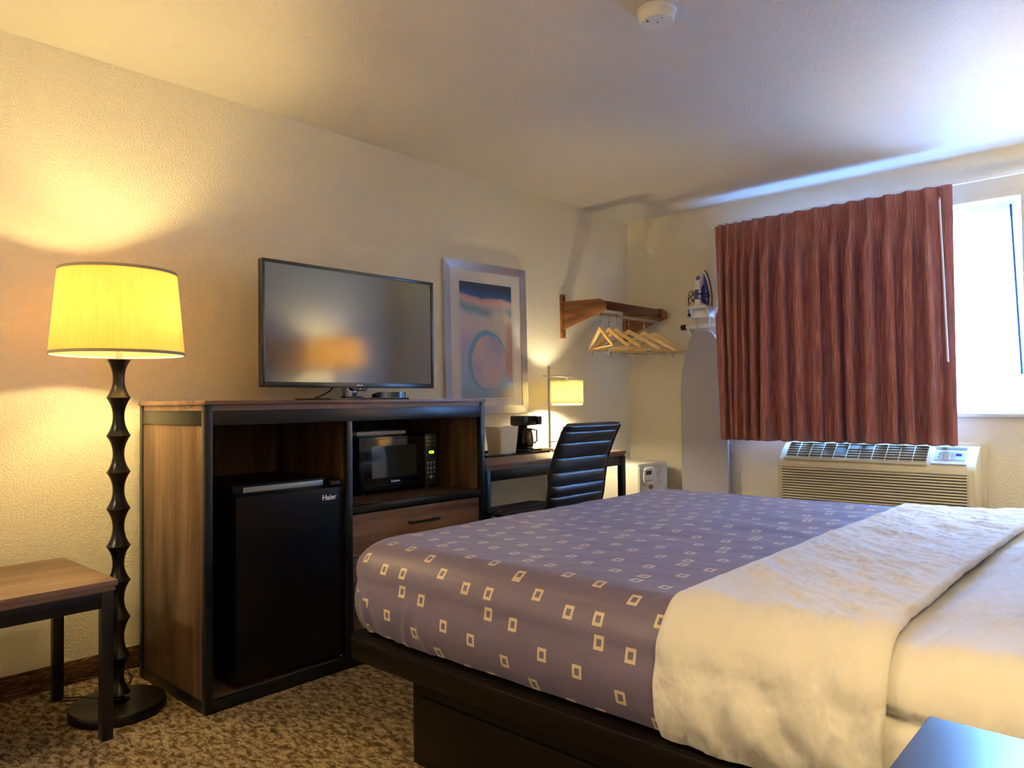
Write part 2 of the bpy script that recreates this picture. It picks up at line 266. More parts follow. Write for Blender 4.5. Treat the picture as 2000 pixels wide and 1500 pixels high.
# ------------------------------------------------------------------ builders
class MB:
    def __init__(s): s.bm = bmesh.new(); s.uv = None
    def box(s, x0, x1, y0, y1, z0, z1, bev=0.0, seg=2):
        vs = [s.bm.verts.new(p) for p in ((x0,y0,z0),(x1,y0,z0),(x1,y1,z0),(x0,y1,z0),(x0,y0,z1),(x1,y0,z1),(x1,y1,z1),(x0,y1,z1))]
        fs = [s.bm.faces.new([vs[i] for i in q]) for q in ((3,2,1,0),(4,5,6,7),(0,1,5,4),(1,2,6,5),(2,3,7,6),(3,0,4,7))]
        if bev > 0:
            es = list({e for f in fs for e in f.edges})
            bmesh.ops.bevel(s.bm, geom=es, offset=bev, segments=seg, profile=0.5, affect='EDGES')
        return s
    def prism(s, pts, axis, a0, a1, bev=0.0, seg=2):
        """2D polygon extruded along AXIS; pts are the two other coordinates in xyz order"""
        def P(p, a):
            return {'X': (a, p[0], p[1]), 'Y': (p[0], a, p[1]), 'Z': (p[0], p[1], a)}[axis]
        A = [s.bm.verts.new(P(p, a0)) for p in pts]; B = [s.bm.verts.new(P(p, a1)) for p in pts]; n = len(pts)
        f1 = s.bm.faces.new(A); f2 = s.bm.faces.new(B[::-1])
        fs = [f1, f2] + [s.bm.faces.new((A[i], B[i], B[(i+1) % n], A[(i+1) % n])) for i in range(n)]
        bmesh.ops.recalc_face_normals(s.bm, faces=fs)
        if bev > 0:
            es = list(set(f1.edges) | set(f2.edges))
            bmesh.ops.bevel(s.bm, geom=es, offset=bev, segments=seg, profile=0.5, affect='EDGES')
        return s
    def lathe(s, prof, c=(0, 0, 0), seg=40, axis='Z', close=True):
        rings = []
        for r, h in prof:
            ring = []
            for k in range(seg):
                a = 2 * PI * k / seg; u, v = r * math.cos(a), r * math.sin(a)
                p = {'Z': (u, v, h), 'X': (h, u, v), 'Y': (u, h, v)}[axis]
                ring.append(s.bm.verts.new((c[0] + p[0], c[1] + p[1], c[2] + p[2])))
            rings.append(ring)
        fs = []
        for a, b in zip(rings, rings[1:]):
            for k in range(seg): fs.append(s.bm.faces.new((a[k], a[(k+1) % seg], b[(k+1) % seg], b[k])))
        if close:
            fs.append(s.bm.faces.new(rings[0][::-1])); fs.append(s.bm.faces.new(rings[-1]))
            bmesh.ops.recalc_face_normals(s.bm, faces=fs)
        return s
    def tube(s, pts, r, seg=10, caps=True):
        pts = [Vector(p) for p in pts]; rings = []; prev = None
        rr = r if isinstance(r, (list, tuple)) else [r] * len(pts)
        for i, p in enumerate(pts):
            t = (pts[min(i+1, len(pts)-1)] - pts[max(i-1, 0)]).normalized()
            if prev is None:
                n = t.orthogonal().normalized()
            else:
                n = (prev - t * prev.dot(t)).normalized() if (prev - t * prev.dot(t)).length > 1e-6 else t.orthogonal().normalized()
            prev = n; b = t.cross(n)
            rings.append([s.bm.verts.new(p + rr[i] * (math.cos(2*PI*k/seg) * n + math.sin(2*PI*k/seg) * b)) for k in range(seg)])
        fs = []
        for a, b in zip(rings, rings[1:]):
            for k in range(seg): fs.append(s.bm.faces.new((a[k], a[(k+1) % seg], b[(k+1) % seg], b[k])))
        if caps: fs.append(s.bm.faces.new(rings[0][::-1])); fs.append(s.bm.faces.new(rings[-1]))
        bmesh.ops.recalc_face_normals(s.bm, faces=fs)
        return s
    def ball(s, c, r, sub=2, sc=(1, 1, 1)):
        bmesh.ops.create_icosphere(s.bm, subdivisions=sub, radius=r, matrix=Matrix.Translation(c) @ Matrix.Diagonal((*sc, 1)))
        return s
    def quad(s, ps, uvs=None):
        f = s.bm.faces.new([s.bm.verts.new(p) for p in ps])
        if uvs:
            lay = s.bm.loops.layers.uv.verify()
            for l, u in zip(f.loops, uvs): l[lay].uv = u
        return s
    def grid(s, fn, nu, nv, uvfn=None):
        """fn(i/nu, j/nv) -> point"""
        vs = [[s.bm.verts.new(fn(i / nu, j / nv)) for j in range(nv + 1)] for i in range(nu + 1)]
        lay = s.bm.loops.layers.uv.verify() if uvfn else None
        for i in range(nu):
            for j in range(nv):
                f = s.bm.faces.new((vs[i][j], vs[i+1][j], vs[i+1][j+1], vs[i][j+1]))
                if uvfn:
                    for l, (a, b) in zip(f.loops, ((i, j), (i+1, j), (i+1, j+1), (i, j+1))): l[lay].uv = uvfn(a / nu, b / nv)
        return s
    def xf(s, m):
        bmesh.ops.transform(s.bm, matrix=m, verts=s.bm.verts); return s
    def merge(s, me):
        s.bm.from_mesh(me); return s
    def build(s, name, mat, parent=None, origin=None, ang=35, recalc=False):
        if recalc: bmesh.ops.recalc_face_normals(s.bm, faces=s.bm.faces)
        me = bpy.data.meshes.new(name)
        if parent is not None:
            o = Vector(parent.get('org', (0, 0, 0))); bmesh.ops.translate(s.bm, vec=-o, verts=s.bm.verts)
        elif origin is not None:
            o = Vector(origin); bmesh.ops.translate(s.bm, vec=-o, verts=s.bm.verts)
        else: o = Vector((0, 0, 0))
        s.bm.to_mesh(me); s.bm.free()
        me.materials.append(mat)
        for p in me.polygons: p.use_smooth = True
        me.set_sharp_from_angle(angle=math.radians(ang))
        ob = bpy.data.objects.new(name, me); COL.objects.link(ob)
        if parent is not None:
            ob.parent = parent; ob['org'] = tuple(o)
        else:
            ob.location = o; ob['org'] = tuple(o)
        return ob
def thing(name, label, cat, org, group=None):
    o = bpy.data.objects.new(name, None); COL.objects.link(o); o.empty_display_size = 0.05
    o.location = org; o['org'] = tuple(org); o['label'] = label; o['category'] = cat
    if group: o['group'] = group
    return o
def tag(o, label, cat, group=None):
    o['label'] = label; o['category'] = cat
    if group: o['group'] = group
    return o
def struct(o): o['kind'] = 'structure'; return o
def text_mesh(body, size, depth=0.0004, shear=0.0, bold=0.0):
    cu = bpy.data.curves.new('lettering', 'FONT'); cu.body = body; cu.size = size; cu.extrude = depth; cu.shear = shear; cu.offset = bold
    cu.align_x = 'CENTER'; cu.align_y = 'CENTER'
    ob = bpy.data.objects.new('lettering', cu); COL.objects.link(ob)
    bpy.context.view_layer.update()
    me = bpy.data.meshes.new_from_object(ob.evaluated_get(bpy.context.evaluated_depsgraph_get()))
    bpy.data.objects.remove(ob); return me
FX = Matrix(((0, 0, 1, 0), (1, 0, 0, 0), (0, 1, 0, 0), (0, 0, 0, 1)))      # text on a face looking along +X
FY = Matrix(((1, 0, 0, 0), (0, 0, -1, 0), (0, 1, 0, 0), (0, 0, 0, 1)))     # text on a face looking along -Y
def lettering(name, body, size, pos, F, mat, parent, sx=1.0, **kw):
    me = text_mesh(body, size, **kw); b = MB(); b.merge(me)
    b.xf(Matrix.Translation(pos) @ F @ Matrix.Diagonal((sx, 1, 1, 1)))
    return b.build(name, mat, parent)

# ------------------------------------------------------------------ the setting
struct(MB().box(-0.15, W + 0.15, YN - 0.15, YW + 0.2, -0.1, 0).build('floor', m_carpet))
struct(MB().box(-0.15, W + 0.15, YN - 0.15, YW + 0.2, H, H + 0.1).build('ceiling', m_ceil))
struct(MB().box(-0.15, 0, YN, YW, 0, H).build('wall_left', m_wall))
struct(MB().box(W, W + 0.15, YN, YW, 0, H).build('wall_right', m_wall))
struct(MB().box(-0.15, W + 0.15, YN - 0.15, YN, 0, H).build('wall_near', m_wall))
b = MB(); T = 0.2
b.box(-0.15, WX0, YW, YW + T, 0, H); b.box(WX1, W + 0.15, YW, YW + T, 0, H)
b.box(WX0, WX1, YW, YW + T, 0, WZ0); b.box(WX0, WX1, YW, YW + T, WZ1, H)
struct(b.build('wall_far', m_wall))
cl_ = thing('fill_ceiling_light', 'unseen frosted dome light added on the ceiling over the entry to fill the room', 'fill light', (0.9, -1.35, H))  # unseen dome, added to raise the ambient light in the room
MB().lathe([(0.17, H - 0.0005), (0.17, H - 0.02), (0.16, H - 0.025)], (0.9, -1.35, 0), 40).build('base', m_nickel, cl_)
MB().lathe([(0.155, H - 0.0255), (0.15, H - 0.05), (0.11, H - 0.085), (0.04, H - 0.10), (0.001, H - 0.101)], (0.9, -1.35, 0), 40, close=False).build('diffuser', m_bulb['dome'], cl_)
struct(MB().box(0, 0.010, YN, YW, 0, 0.088, 0.003).build('baseboard_left', m_cove))
struct(MB().box(0.010, W, YW - 0.010, YW, 0, 0.088, 0.003).build('baseboard_far', m_cove))
struct(MB().box(W - 0.010, W, YN, YW - 0.010, 0, 0.088, 0.003).build('baseboard_right', m_cove))
# window: white frame, meeting stile, sill, glass
b = MB(); fy0, fy1 = YW + 0.10, YW + 0.15; fwid = 0.035
b.box(WX0, WX0 + fwid, fy0, fy1, WZ0, WZ1, 0.004); b.box(WX1 - fwid, WX1, fy0, fy1, WZ0, WZ1, 0.004)
b.box(WX0 + fwid, WX1 - fwid, fy0, fy1, WZ1 - fwid, WZ1, 0.004); b.box(WX0 + fwid, WX1 - fwid, fy0, fy1, WZ0, WZ0 + fwid, 0.004)
b.box(1.72, 1.76, fy0, fy1, WZ0 + fwid, WZ1 - fwid, 0.004)
win = struct(b.build('window_1', m_white_paint))
MB().box(WX0 + fwid, WX1 - fwid, fy0 + 0.022, fy0 + 0.026, WZ0 + fwid, WZ1 - fwid).build('pane', m_glasspane, win)
MB().box(WX0 - 0.02, WX1 + 0.03, YW - 0.018, YW + 0.10, WZ0 - 0.022, WZ0, 0.004).build('window_sill', m_white_paint, win)
b = MB(); k = 0.012
b.box(WX1, WX1 + 0.028, YW - k, YW, WZ0, WZ1 + 0.028, 0.003); b.box(WX0 - 0.028, WX0, YW - k, YW, WZ0, WZ1 + 0.028, 0.003); b.box(WX0, WX1, YW - k, YW, WZ1, WZ1 + 0.028, 0.003)
struct(b.build('trim_1', m_wall))

# ------------------------------------------------------------------ bed
ZT = 0.625; BX0 = 1.162; BY0 = 1.362; BY1 = 3.30; RP = 0.16; RA = 0.105
def drape(a, b, off=0.0, x0=BX0, hem=0.357, rp=RP):
    """unfolded cloth point -> surface over the mattress; a along the bed, b across"""
    cx, cy0, cy1 = x0 + rp, BY0 + rp, BY1 - rp
    da = min(0.0, a - cx); db = (b - cy0) if b < cy0 else ((b - cy1) if b > cy1 else 0.0)
    base = Vector((max(a, cx), min(max(b, cy0), cy1), 0)); d = math.hypot(da, db)
    if d < 1e-9: return Vector((base.x, base.y, ZT + off))
    n = Vector((da / d, db / d, 0)); flat = rp - RA; arc = RA * PI / 2
    if d <= flat: return base + n * d + Vector((0, 0, ZT + off))
    s = d - flat
    if s <= arc:
        t = s / RA; return base + n * (flat + (RA + off) * math.sin(t)) + Vector((0, 0, ZT - RA + (RA + off) * math.cos(t)))
    dr = min(s - arc, ZT - RA - hem); q = dr / (ZT - RA - hem)
    bul = 0.014 * math.sin(PI * min(1, q * 0.95)) - 0.022 * q ** 3
    return base + n * (rp + off + bul) + Vector((0, 0, ZT - RA - dr))
EXT = (RP - RA) + RA * PI / 2 + (ZT - RA - 0.357) - RP      # cloth length past the plan edge
def wr(x, y, z, s, d=3): return noise.fractal(Vector((x * s, y * s, z * s)), 0.6, 2.1, d)
bed = thing('bed', 'black platform bed with overhanging rail and recessed drawer base', 'bed', (2.3, 2.33, 0))
def rail_poly(x0, y0, y1, x1, r):
    pts = []
    for k in range(9):
        t = PI + (PI / 2) * k / 8; pts.append((x0 + r + r * math.cos(t), y0 + r + r * math.sin(t)))
    pts += [(x1, y0), (x1, y1)]
    for k in range(9):
        t = PI / 2 + (PI / 2) * k / 8; pts.append((x0 + r + r * math.cos(t), y1 - r + r * math.sin(t)))
    return pts
MB().prism(rail_poly(1.22, 1.34, 3.325, 3.42, 0.08), 'Z', 0.282, 0.346, 0.005, 2).build('platform_rail', m_bedblack, bed)
MB().box(1.465, 3.40, 1.425, 3.24, 0.0, 0.281, 0.004).build('plinth', m_bedblack, bed)
for x0, x1 in ((1.50, 2.36), (2.42, 3.28)):
    dr = MB().box(x0, x1, 1.415, 1.4245, 0.028, 0.205, 0.003).build('drawer', m_bedblack, bed)
MB().box(3.425, 3.49, 1.30, 3.37, 0.0, 1.12, 0.012).build('headboard', m_bedblack, bed)
tag(MB().prism(rail_poly(1.235, 1.40, 3.262, 3.40, 0.12), 'Z', 0.347, 0.60, 0.05, 4).build('mattress', m_sheet, None, (2.3, 2.33, 0.346)), 'thick king mattress lying on the black bed platform', 'mattress')

def spread_pt(u, v):
    a = BX0 - EXT + u * (2.46 - BX0 + EXT); b2 = BY0 - EXT + v * (BY1 - BY0 + 2 * EXT)
    p = drape(a, b2)
    top = 1.0 if p.z > ZT - 0.03 else 0.0
    w = wr(a * 0.5, b2 * 1.6, 0, 2.2, 4) * 0.003
    if top: w += 0.006 * wr(a, b2, 4.0, 1.3, 2) + 0.004 * math.sin((a * 0.8 + b2 * 2.6) * 9 + 3 * wr(a, b2, 1, 1.2))*max(0, wr(a, b2, 9, 1.1) + 0.1)
    if p.z < ZT - 0.12:   # soft vertical gathers down the side and round the corner
        cx = min(1.0, max(0.0, (1.75 - a) / 0.5)); g = (ZT - 0.12 - p.z) / 0.15
        s = (a - b2 * 0.7) * 34
        w += 0.0045 * g * (0.25 + cx) * math.sin(s + 2 * wr(a, b2, 2, 2))
    # tucked corner: a diagonal fold falling from the corner to the hem
    if p.y < 1.46 and p.z < ZT - 0.045:
        fx = 1.235 + 0.19 * max(0.0, (0.580 - p.z) / 0.21) ** 1.25
        k = min(1.0, max(0.0, (fx - p.x) / 0.007)); w += -0.012 * k + 0.004 * math.exp(-((p.x - fx - 0.01) / 0.012) ** 2)
        w += 0.005 * math.exp(-((p.x - 1.60 + 0.25 * (p.z - 0.36)) / 0.012) ** 2) * min(1, max(0, (0.50 - p.z) / 0.1)) + 0.006 * math.exp(-((p.x - 1.50 - 0.3 * (p.z - 0.36)) / 0.016) ** 2) * min(1, max(0, (0.54 - p.z) / 0.1))
    d = Vector((0, 0, 1))
    if p.z < ZT - 0.02:
        c = Vector((max(p.x, BX0 + RP), min(max(p.y, BY0 + RP), BY1 - RP), 0)); q = Vector((p.x, p.y, 0)) - c
        if q.length > 1e-6: d = q.normalized()
    return p + d * w
b = MB(); SU, SV = 250, 330
b.grid(spread_pt, SU, SV, lambda u, v: (BX0 - EXT + u * (2.46 - BX0 + EXT), BY0 - EXT + v * (BY1 - BY0 + 2 * EXT)))
bmesh.ops.remove_doubles(b.bm, verts=b.bm.verts, dist=0.0002)
tag(b.build('bedspread', m_spread, None, (1.8, 2.33, 0.5), ang=80, recalc=True), 'dark plum bedspread with small cream woven squares covering the foot of the bed', 'bedspread')

def lower_pt(u, v):
    a = 2.38 + u * 0.99; b2 = BY0 - EXT + v * (BY1 - BY0 + 2 * EXT); p = drape(a, b2, -0.002)
    w = 0.007 * wr(a * 1.0, b2 * 0.35, 3, 5, 4) + 0.010 * wr(a, b2, 8, 1.4, 2)
    if p.z > ZT - 0.03: return p + Vector((0, 0, w + 0.012 * max(0, min(1, (a - 2.8) / 0.3))))
    sy = -1 if b2 < 2 else 1
    crease = -0.020 * math.exp(-((p.z - 0.515 + 0.01 * math.sin(a * 9)) / 0.012) ** 2) + (0.012 if p.z < 0.51 else 0) * math.sin(a * 60) * 0.15
    return p + Vector((0, sy * (w * 0.6 + crease), 0))
b = MB(); b.grid(lower_pt, 90, 300)
tag(b.build('bed_sheet', m_sheet, None, (2.9, 2.33, 0.5), ang=80, recalc=True), 'white sheet covering the mattress beyond the folded band', 'bed sheet')

def band_prof(s):
    """s 0..1 around the folded band's section: outer face from the plum side to the rolled fold and back under"""
    if s < 0.86:
        t = s / 0.86; a = 2.335 + t * 0.435; off = 0.004 + 0.010 * math.sqrt(min(1, t / 0.04)) + 0.012 * t ** 3
        return a, off
    t = (s - 0.86) / 0.14; th = t * PI
    return 2.770 + 0.016 * math.sin(th), 0.026 - 0.0125 * (1 - math.cos(th))
def band_pt(u, v):
    a, off = band_prof(u)
    b2 = BY0 - EXT - 0.004 + v * (BY1 - BY0 + 2 * EXT)
    a += 0.012 * math.sin(b2 * 2.3 + 0.4) * (0.4 + 0.6 * u) + 0.006 * wr(b2, u, 0, 4)
    p = drape(a, b2, off, hem=0.352)
    top = p.z > ZT - 0.03
    damp = min(1, u / 0.05) * (1 if u < 0.8 else max(0.0, (0.9 - u) / 0.1))
    if top:
        w = (0.0080 * wr((a + b2) * 1.1, (a - b2) * 0.35, 3, 6.5, 4) + 0.010 * max(0, wr(a * .8, b2, 8, 2.4, 2))) * damp
        return p + Vector((0, 0, w + 0.004))
    sy = -1 if b2 < 2 else 1; g = min(1, (ZT - p.z) / 0.2)
    ph = (a * 42 + p.z * 30) + 2.5 * wr(a, p.z * 0.6, 1, 4)
    w = (0.010 * math.sin(ph) * (0.45 + abs(wr(a, p.z, 7, 3))) + 0.009 * wr(a * 2.4, p.z * 0.9, 5, 5)) * g * damp
    return p + Vector((0, sy * (w + 0.003), 0))
b = MB(); b.grid(band_pt, 130, 320)
tag(b.build('folded_sheet', m_sheet, None, (2.55, 2.33, 0.5), ang=80, recalc=True), 'white top sheet folded back in a wide band over the plum bedspread', 'bed sheet')

# ------------------------------------------------------------------ nightstands and their lamps
def nightstand(y0, y1, label):
    t = thing('nightstand', label, 'nightstand', (3.2, (y0 + y1) / 2, 0), 'nightstands beside the bed')
    MB().box(2.895, 3.48, y0, y1, 0.598, 0.62, 0.003).build('tabletop', m_satin, t)
    b = MB().box(2.905, 3.47, y0 + 0.01, y1 - 0.01, 0.12, 0.597, 0.003); b.build('body', m_walnut_z, t)
    for z0 in (0.14, 0.37):
        d = MB().box(2.893, 2.904, y0 + 0.02, y1 - 0.02, z0, z0 + 0.21, 0.003).build('drawer', m_walnut_dr, t)
        MB().box(2.880, 2.893, (y0 + y1) / 2 - 0.07, (y0 + y1) / 2 + 0.07, z0 + 0.10, z0 + 0.112, 0.003).build('handle', m_steel, d)
    for x in (2.91, 3.435):
        for y in (y0 + 0.012, y1 - 0.042): MB().box(x, x + 0.03, y, y + 0.03, 0, 0.12, 0.002).build('leg', m_steel, t)
    return t
nightstand(0.60, 1.152, 'black topped nightstand reflecting blue window light beside the white sheets')
nightstand(3.45, 4.0, 'black topped nightstand between the bed and the window wall')
def turned(b, c, z0, tops, r1, r2, topflare=True):
    """stacked spools: sharp ridge at every height in tops"""
    prof = [(0.001, z0)]; zs = [z0] + tops
    for lo, hi in zip(zs, zs[1:]):
        n = 14
        for k in range(n + 1):
            t = k / n; q = abs(2 * t - 1)
            prof.append((r1 + (r2 - r1) * (q ** 2.2), lo + (hi - lo) * t))
    prof.append((0.001, zs[-1])); b.lathe(prof, c, 40, close=False)
def bulb(c, mat, parent, r=0.028, hang=1):
    t = MB().ball((c[0], c[1], c[2]), r, 2, (1, 1, 1.15)).build('bulb', mat, parent)
    MB().lathe([(0.013, -0.075 * hang), (0.015, -0.03 * hang), (0.012, -0.02 * hang)], c, 16).build('socket', m_nickel, parent)
def drum(parent, c, zb, zt, rb, rtop, mat, trim, th=0.0025):
    s = MB(); prof = [(rb, zb), (rtop, zt), (rtop - th, zt), (rb - th, zb)]
    s.lathe(prof + [prof[0]], (c[0], c[1], 0), 72, close=False)
    o = s.build('lamp_shade', mat, parent, recalc=True)
    for z, r in ((zb, rb), (zt, rtop)):
        tz = 0.010 if z == zb else -0.010
        s = MB().lathe([(r - th - 0.0005, z), (r + 0.0012, z), (r + 0.0012 - 0.0004, z + tz), (r - th - 0.0005, z + tz), (r - th - 0.0005, z)], (c[0], c[1], 0), 72, close=False)
        s.build('trim_band', trim, o, recalc=True)
    return o
def spider(parent, c, z, r):
    s = MB()
    for k in range(3):
        a = 2 * PI * k / 3 + 0.5; s.tube([(c[0], c[1], z), (c[0] + r * math.cos(a), c[1] + r * math.sin(a), z + 0.004)], 0.0018, 6)
    s.lathe([(0.008, z - 0.004), (0.008, z + 0.006)], (c[0], c[1], 0), 12)
    s.build('shade_fitting', m_nickel, parent)
def table_lamp(x, y, label, rb=0.188, rt_=0.165, kind='bed'):
    t = thing('table_lamp', label, 'lamp', (x, y, 0.6205), 'lamps on the nightstands')
    MB().lathe([(0.085, 0.6205), (0.085, 0.640), (0.078, 0.646), (0.001, 0.646)], (x, y, 0)).build('base', m_black, t)
    b = MB(); turned(b, (x, y, 0), 0.646, [0.78, 0.915, 1.05, 1.185, 1.315], 0.020, 0.045); b.build('column', m_black, t)
    MB().lathe([(0.006, 1.31), (0.006, 1.63)], (x, y, 0), 12).build('harp', m_nickel, t)
    drum(t, (x, y), 1.365, 1.655, rb, rt_, m_shade, m_shade_trim)
    spider(t, (x, y), 1.63, rt_ - 0.002)
    bulb((x, y - 0.06, 1.50), m_bulb[kind], t); bulb((x, y + 0.06, 1.50), m_bulb[kind], t)
table_lamp(3.305, 0.76, 'lit table lamp with turned black column on the nightstand opposite the luggage bench')
table_lamp(3.215, 3.92, 'lit table lamp mirrored in the television screen, on the nightstand by the window', 0.265, 0.240, 'far')

# ------------------------------------------------------------------ floor lamp
fx, fy = 0.404, 0.990
fl = thing('floor_lamp', 'lit floor lamp with cream drum shade and turned black spool column', 'lamp', (fx, fy, 0))
MB().lathe([(0.150, 0.0), (0.153, 0.004), (0.153, 0.026), (0.149, 0.034), (0.02, 0.036), (0.001, 0.036)], (fx, fy, 0), 72).build('base', m_black, fl)
b = MB(); turned(b, (fx, fy, 0), 0.036, [0.062, 0.189, 0.322, 0.451, 0.572, 0.702, 0.829, 0.956, 1.089, 1.222], 0.0185, 0.0385); b.build('column', m_black, fl)
MB().lathe([(0.010, 1.222), (0.010, 1.30), (0.004, 1.31), (0.004, 1.50)], (fx, fy, 0), 16).build('neck', m_nickel, fl)
drum(fl, (fx, fy), 1.238, 1.533, 0.213, 0.187, m_shade, m_shade_trim)
spider(fl, (fx, fy), 1.505, 0.185)
for s in (-1, 1): bulb((fx + s * 0.055 , fy + s * 0.075, 1.385), m_bulb['floor'], fl)
b = MB(); b.tube([(fx - 0.02, fy - 0.03, 0.045), (fx - 0.09, fy - 0.09, 0.052), (fx - 0.15, fy - 0.13, 0.044), (fx - 0.19, fy - 0.12, 0.02), (fx - 0.20, fy - 0.07, 0.006), (fx - 0.17, fy - 0.03, 0.006), (fx - 0.175, fy + 0.06, 0.005), (fx - 0.24, fy + 0.13, 0.005), (fx - 0.30, fy + 0.16, 0.005), (fx - 0.36, fy + 0.165, 0.005)], 0.003, 8)
b.build('power_cord', m_rubber, fl)

# ------------------------------------------------------------------ luggage bench
bn = thing('luggage_bench', 'low luggage bench with walnut top and black frame beside the floor lamp', 'bench', (0.36, 0.50, 0))
BZ = 0.505; by0, by1, bx0, bx1 = 0.02, 0.908, 0.105, 0.632
MB().box(bx0, bx1, by0, by1, BZ - 0.018, BZ, 0.002).build('top', m_walnut_y, bn)
b = MB(); b.box(bx0 + 0.006, bx1 - 0.006, by0 + 0.006, by1 - 0.006, BZ - 0.034, BZ - 0.019, 0.001); b.build('sub_top', m_walnut_y, bn)
b = MB(); z0, z1 = BZ - 0.085, BZ - 0.035; i = 0.010; w = 0.022
b.box(bx1 - i - w, bx1 - i, by0 + i + 0.035, by1 - i - 0.035, z0, z1, 0.001); b.box(bx0 + i, bx0 + i + w, by0 + i + 0.035, by1 - i - 0.035, z0, z1, 0.001)
b.box(bx0 + i + 0.035, bx1 - i - 0.035, by1 - i - w, by1 - i, z0, z1, 0.001); b.box(bx0 + i + 0.035, bx1 - i - 0.035, by0 + i, by0 + i + w, z0, z1, 0.001)
b.build('apron', m_steel, bn)
for x in (bx0 + i, bx1 - i - 0.034):
    for y in (by0 + i, by1 - i - 0.034): MB().box(x, x + 0.034, y, y + 0.034, 0, BZ - 0.035, 0.0015).build('leg', m_steel, bn)

# ------------------------------------------------------------------ media cabinet
cx0, cx1, cy0, cy1, CZ = 0.125, 0.683, 1.168, 2.542, 1.075
cb = thing('media_cabinet', 'tall walnut cabinet with black frame holding the fridge and microwave', 'cabinet', (0.4, 1.855, 0))
MB().box(cx0 - 0.005, cx1 + 0.006, cy0 - 0.004, cy1 + 0.004, 1.060, CZ, 0.0015).build('top', m_walnut_y, cb)
b = MB(); b.box(cx0 + 0.03, cx1 - 0.004, cy0 + 0.028, cy1 - 0.028, 1.040, 1.0595)
b.box(cx0 + 0.03, cx1 - 0.03, cy0 + 0.004, cy0 + 0.0275, 1.040, 1.0595); b.build('sub_top', m_walnut_y, cb)
P = 0.027
for x in (cx0, cx1 - P):
    for y in (cy0, cy1 - P): MB().box(x, x + P, y, y + P, 0.0, 1.0595, 0.0012).build('post', m_steel, cb)
b = MB()
for z0, z1 in ((0.988, 1.0395), (0.0, 0.040)):
    b = MB()
    b.box(cx1 - P + 0.002, cx1 - 0.001, cy0 + P, cy1 - P, z0 + (0.004 if z0 == 0 else 0), z1, 0.001); b.box(cx0 + 0.001, cx0 + 0.02, cy0 + P, cy1 - P, z0, z1, 0.001)
    b.box(cx0 + P, cx1 - P, cy0 + 0.001, cy0 + 0.02, z0, z1, 0.001); b.box(cx0 + P, cx1 - P, cy1 - 0.02, cy1 - 0.001, z0, z1, 0.001)
    b.build('frame_rails', m_steel, cb)
MB().box(cx1 - P, cx1 - 0.0005, 1.7505, 1.7765, 0.041, 0.9875, 0.0012).build('centre_post', m_steel, cb)
b = MB().box(cx1 - P, cx1 - 0.0008, 1.777, cy1 - P - 0.0005, 0.612, 0.642, 0.001); b.build('middle_rail', m_steel, cb)
for y0 in (cy0 + 0.004, cy1 - 0.018): MB().box(cx0 + P + 0.0005, cx1 - P - 0.0005, y0, y0 + 0.014, 0.041, 0.9875, 0.0008).build('side_panel', m_walnut_z, cb)
MB().box(cx0 + 0.0122, cx1 - P - 0.001, 1.753, 1.775, 0.0405, 0.9875).build('divider', m_walnut_shaded, cb)
b = MB().box(cx0 + 0.003, cx0 + 0.012, cy0 + P + 0.001, cy1 - P - 0.001, 0.062, 0.9875); b.build('back_panel', m_walnut_shaded, cb)
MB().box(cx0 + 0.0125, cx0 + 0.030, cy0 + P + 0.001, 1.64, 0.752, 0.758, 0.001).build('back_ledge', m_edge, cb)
MB().box(cx0 + 0.0125, cx1 - P - 0.001, cy0 + P + 0.001, 1.7525, 0.030, 0.0404).build('fridge_deck', m_walnut_y, cb)
MB().box(cx0 + 0.0125, cx1 - P - 0.001, 1.7755, cy1 - 0.0185, 0.624, 0.642, 0.0005).build('microwave_shelf', m_walnut_shaded, cb)
for z0, z1 in ((0.438, 0.606), (0.244, 0.432), (0.050, 0.238)):
    d = MB().box(cx1 - 0.030, cx1 - 0.012, 1.779, cy1 - P - 0.003, z0, z1, 0.0012).build('drawer', m_walnut_dr, cb)
    MB().box(cx1 - 0.0119, cx1 - 0.0105, 1.779, cy1 - P - 0.003, z0, z0 + 0.0035).build('edge_strip', m_edge, d)
    zc = (z0 + z1) / 2 + 0.02; b = MB(); b.box(cx1 + 0.012, cx1 + 0.020, 2.060, 2.235, zc - 0.006, zc + 0.006, 0.002)
    b.box(cx1 - 0.0105, cx1 + 0.0125, 2.070, 2.080, zc - 0.005, zc + 0.005, 0.001); b.box(cx1 - 0.0105, cx1 + 0.0125, 2.215, 2.225, zc - 0.005, zc + 0.005, 0.001)
    b.build('handle', m_steel, d)

# mini fridge
fr = thing('mini_fridge', 'black mini fridge with white maker name standing in the cabinet', 'fridge', (0.4, 1.51, 0.0404))
fa, fb2 = 1.288, 1.738
MB().box(0.17, 0.612, fa + 0.004, fb2 - 0.004, 0.060, 0.762, 0.006).build('body', m_fridge, fr)
d = MB().prism([(0.618, 0.062), (0.662, 0.062), (0.667, 0.070), (0.667, 0.727), (0.655, 0.735), (0.640, 0.737), (0.640, 0.765), (0.618, 0.766)], 'Y', fa, fb2, 0.002).build('door', m_fridge, fr)
MB().box(0.6405, 0.6445, fa + 0.04, fb2 - 0.075, 0.7385, 0.7585, 0.001).build('handle_recess', m_greymetal, d)
b = MB().prism([(0.6405, 0.7375), (0.665, 0.7375), (0.665, 0.752), (0.655, 0.762), (0.6405, 0.765)], 'Y', fb2 - 0.055, fb2, 0.001); b.build('hinge_cover', m_gloss, d)
lettering('lettering', 'Haier', 0.029, (0.6676, 1.676, 0.690), FX, m_print_white, d, bold=0.0006)
MB().ball((0.668, 1.727, 0.0565), 0.0045, 2).build('hinge_pin', m_chrome, fr)
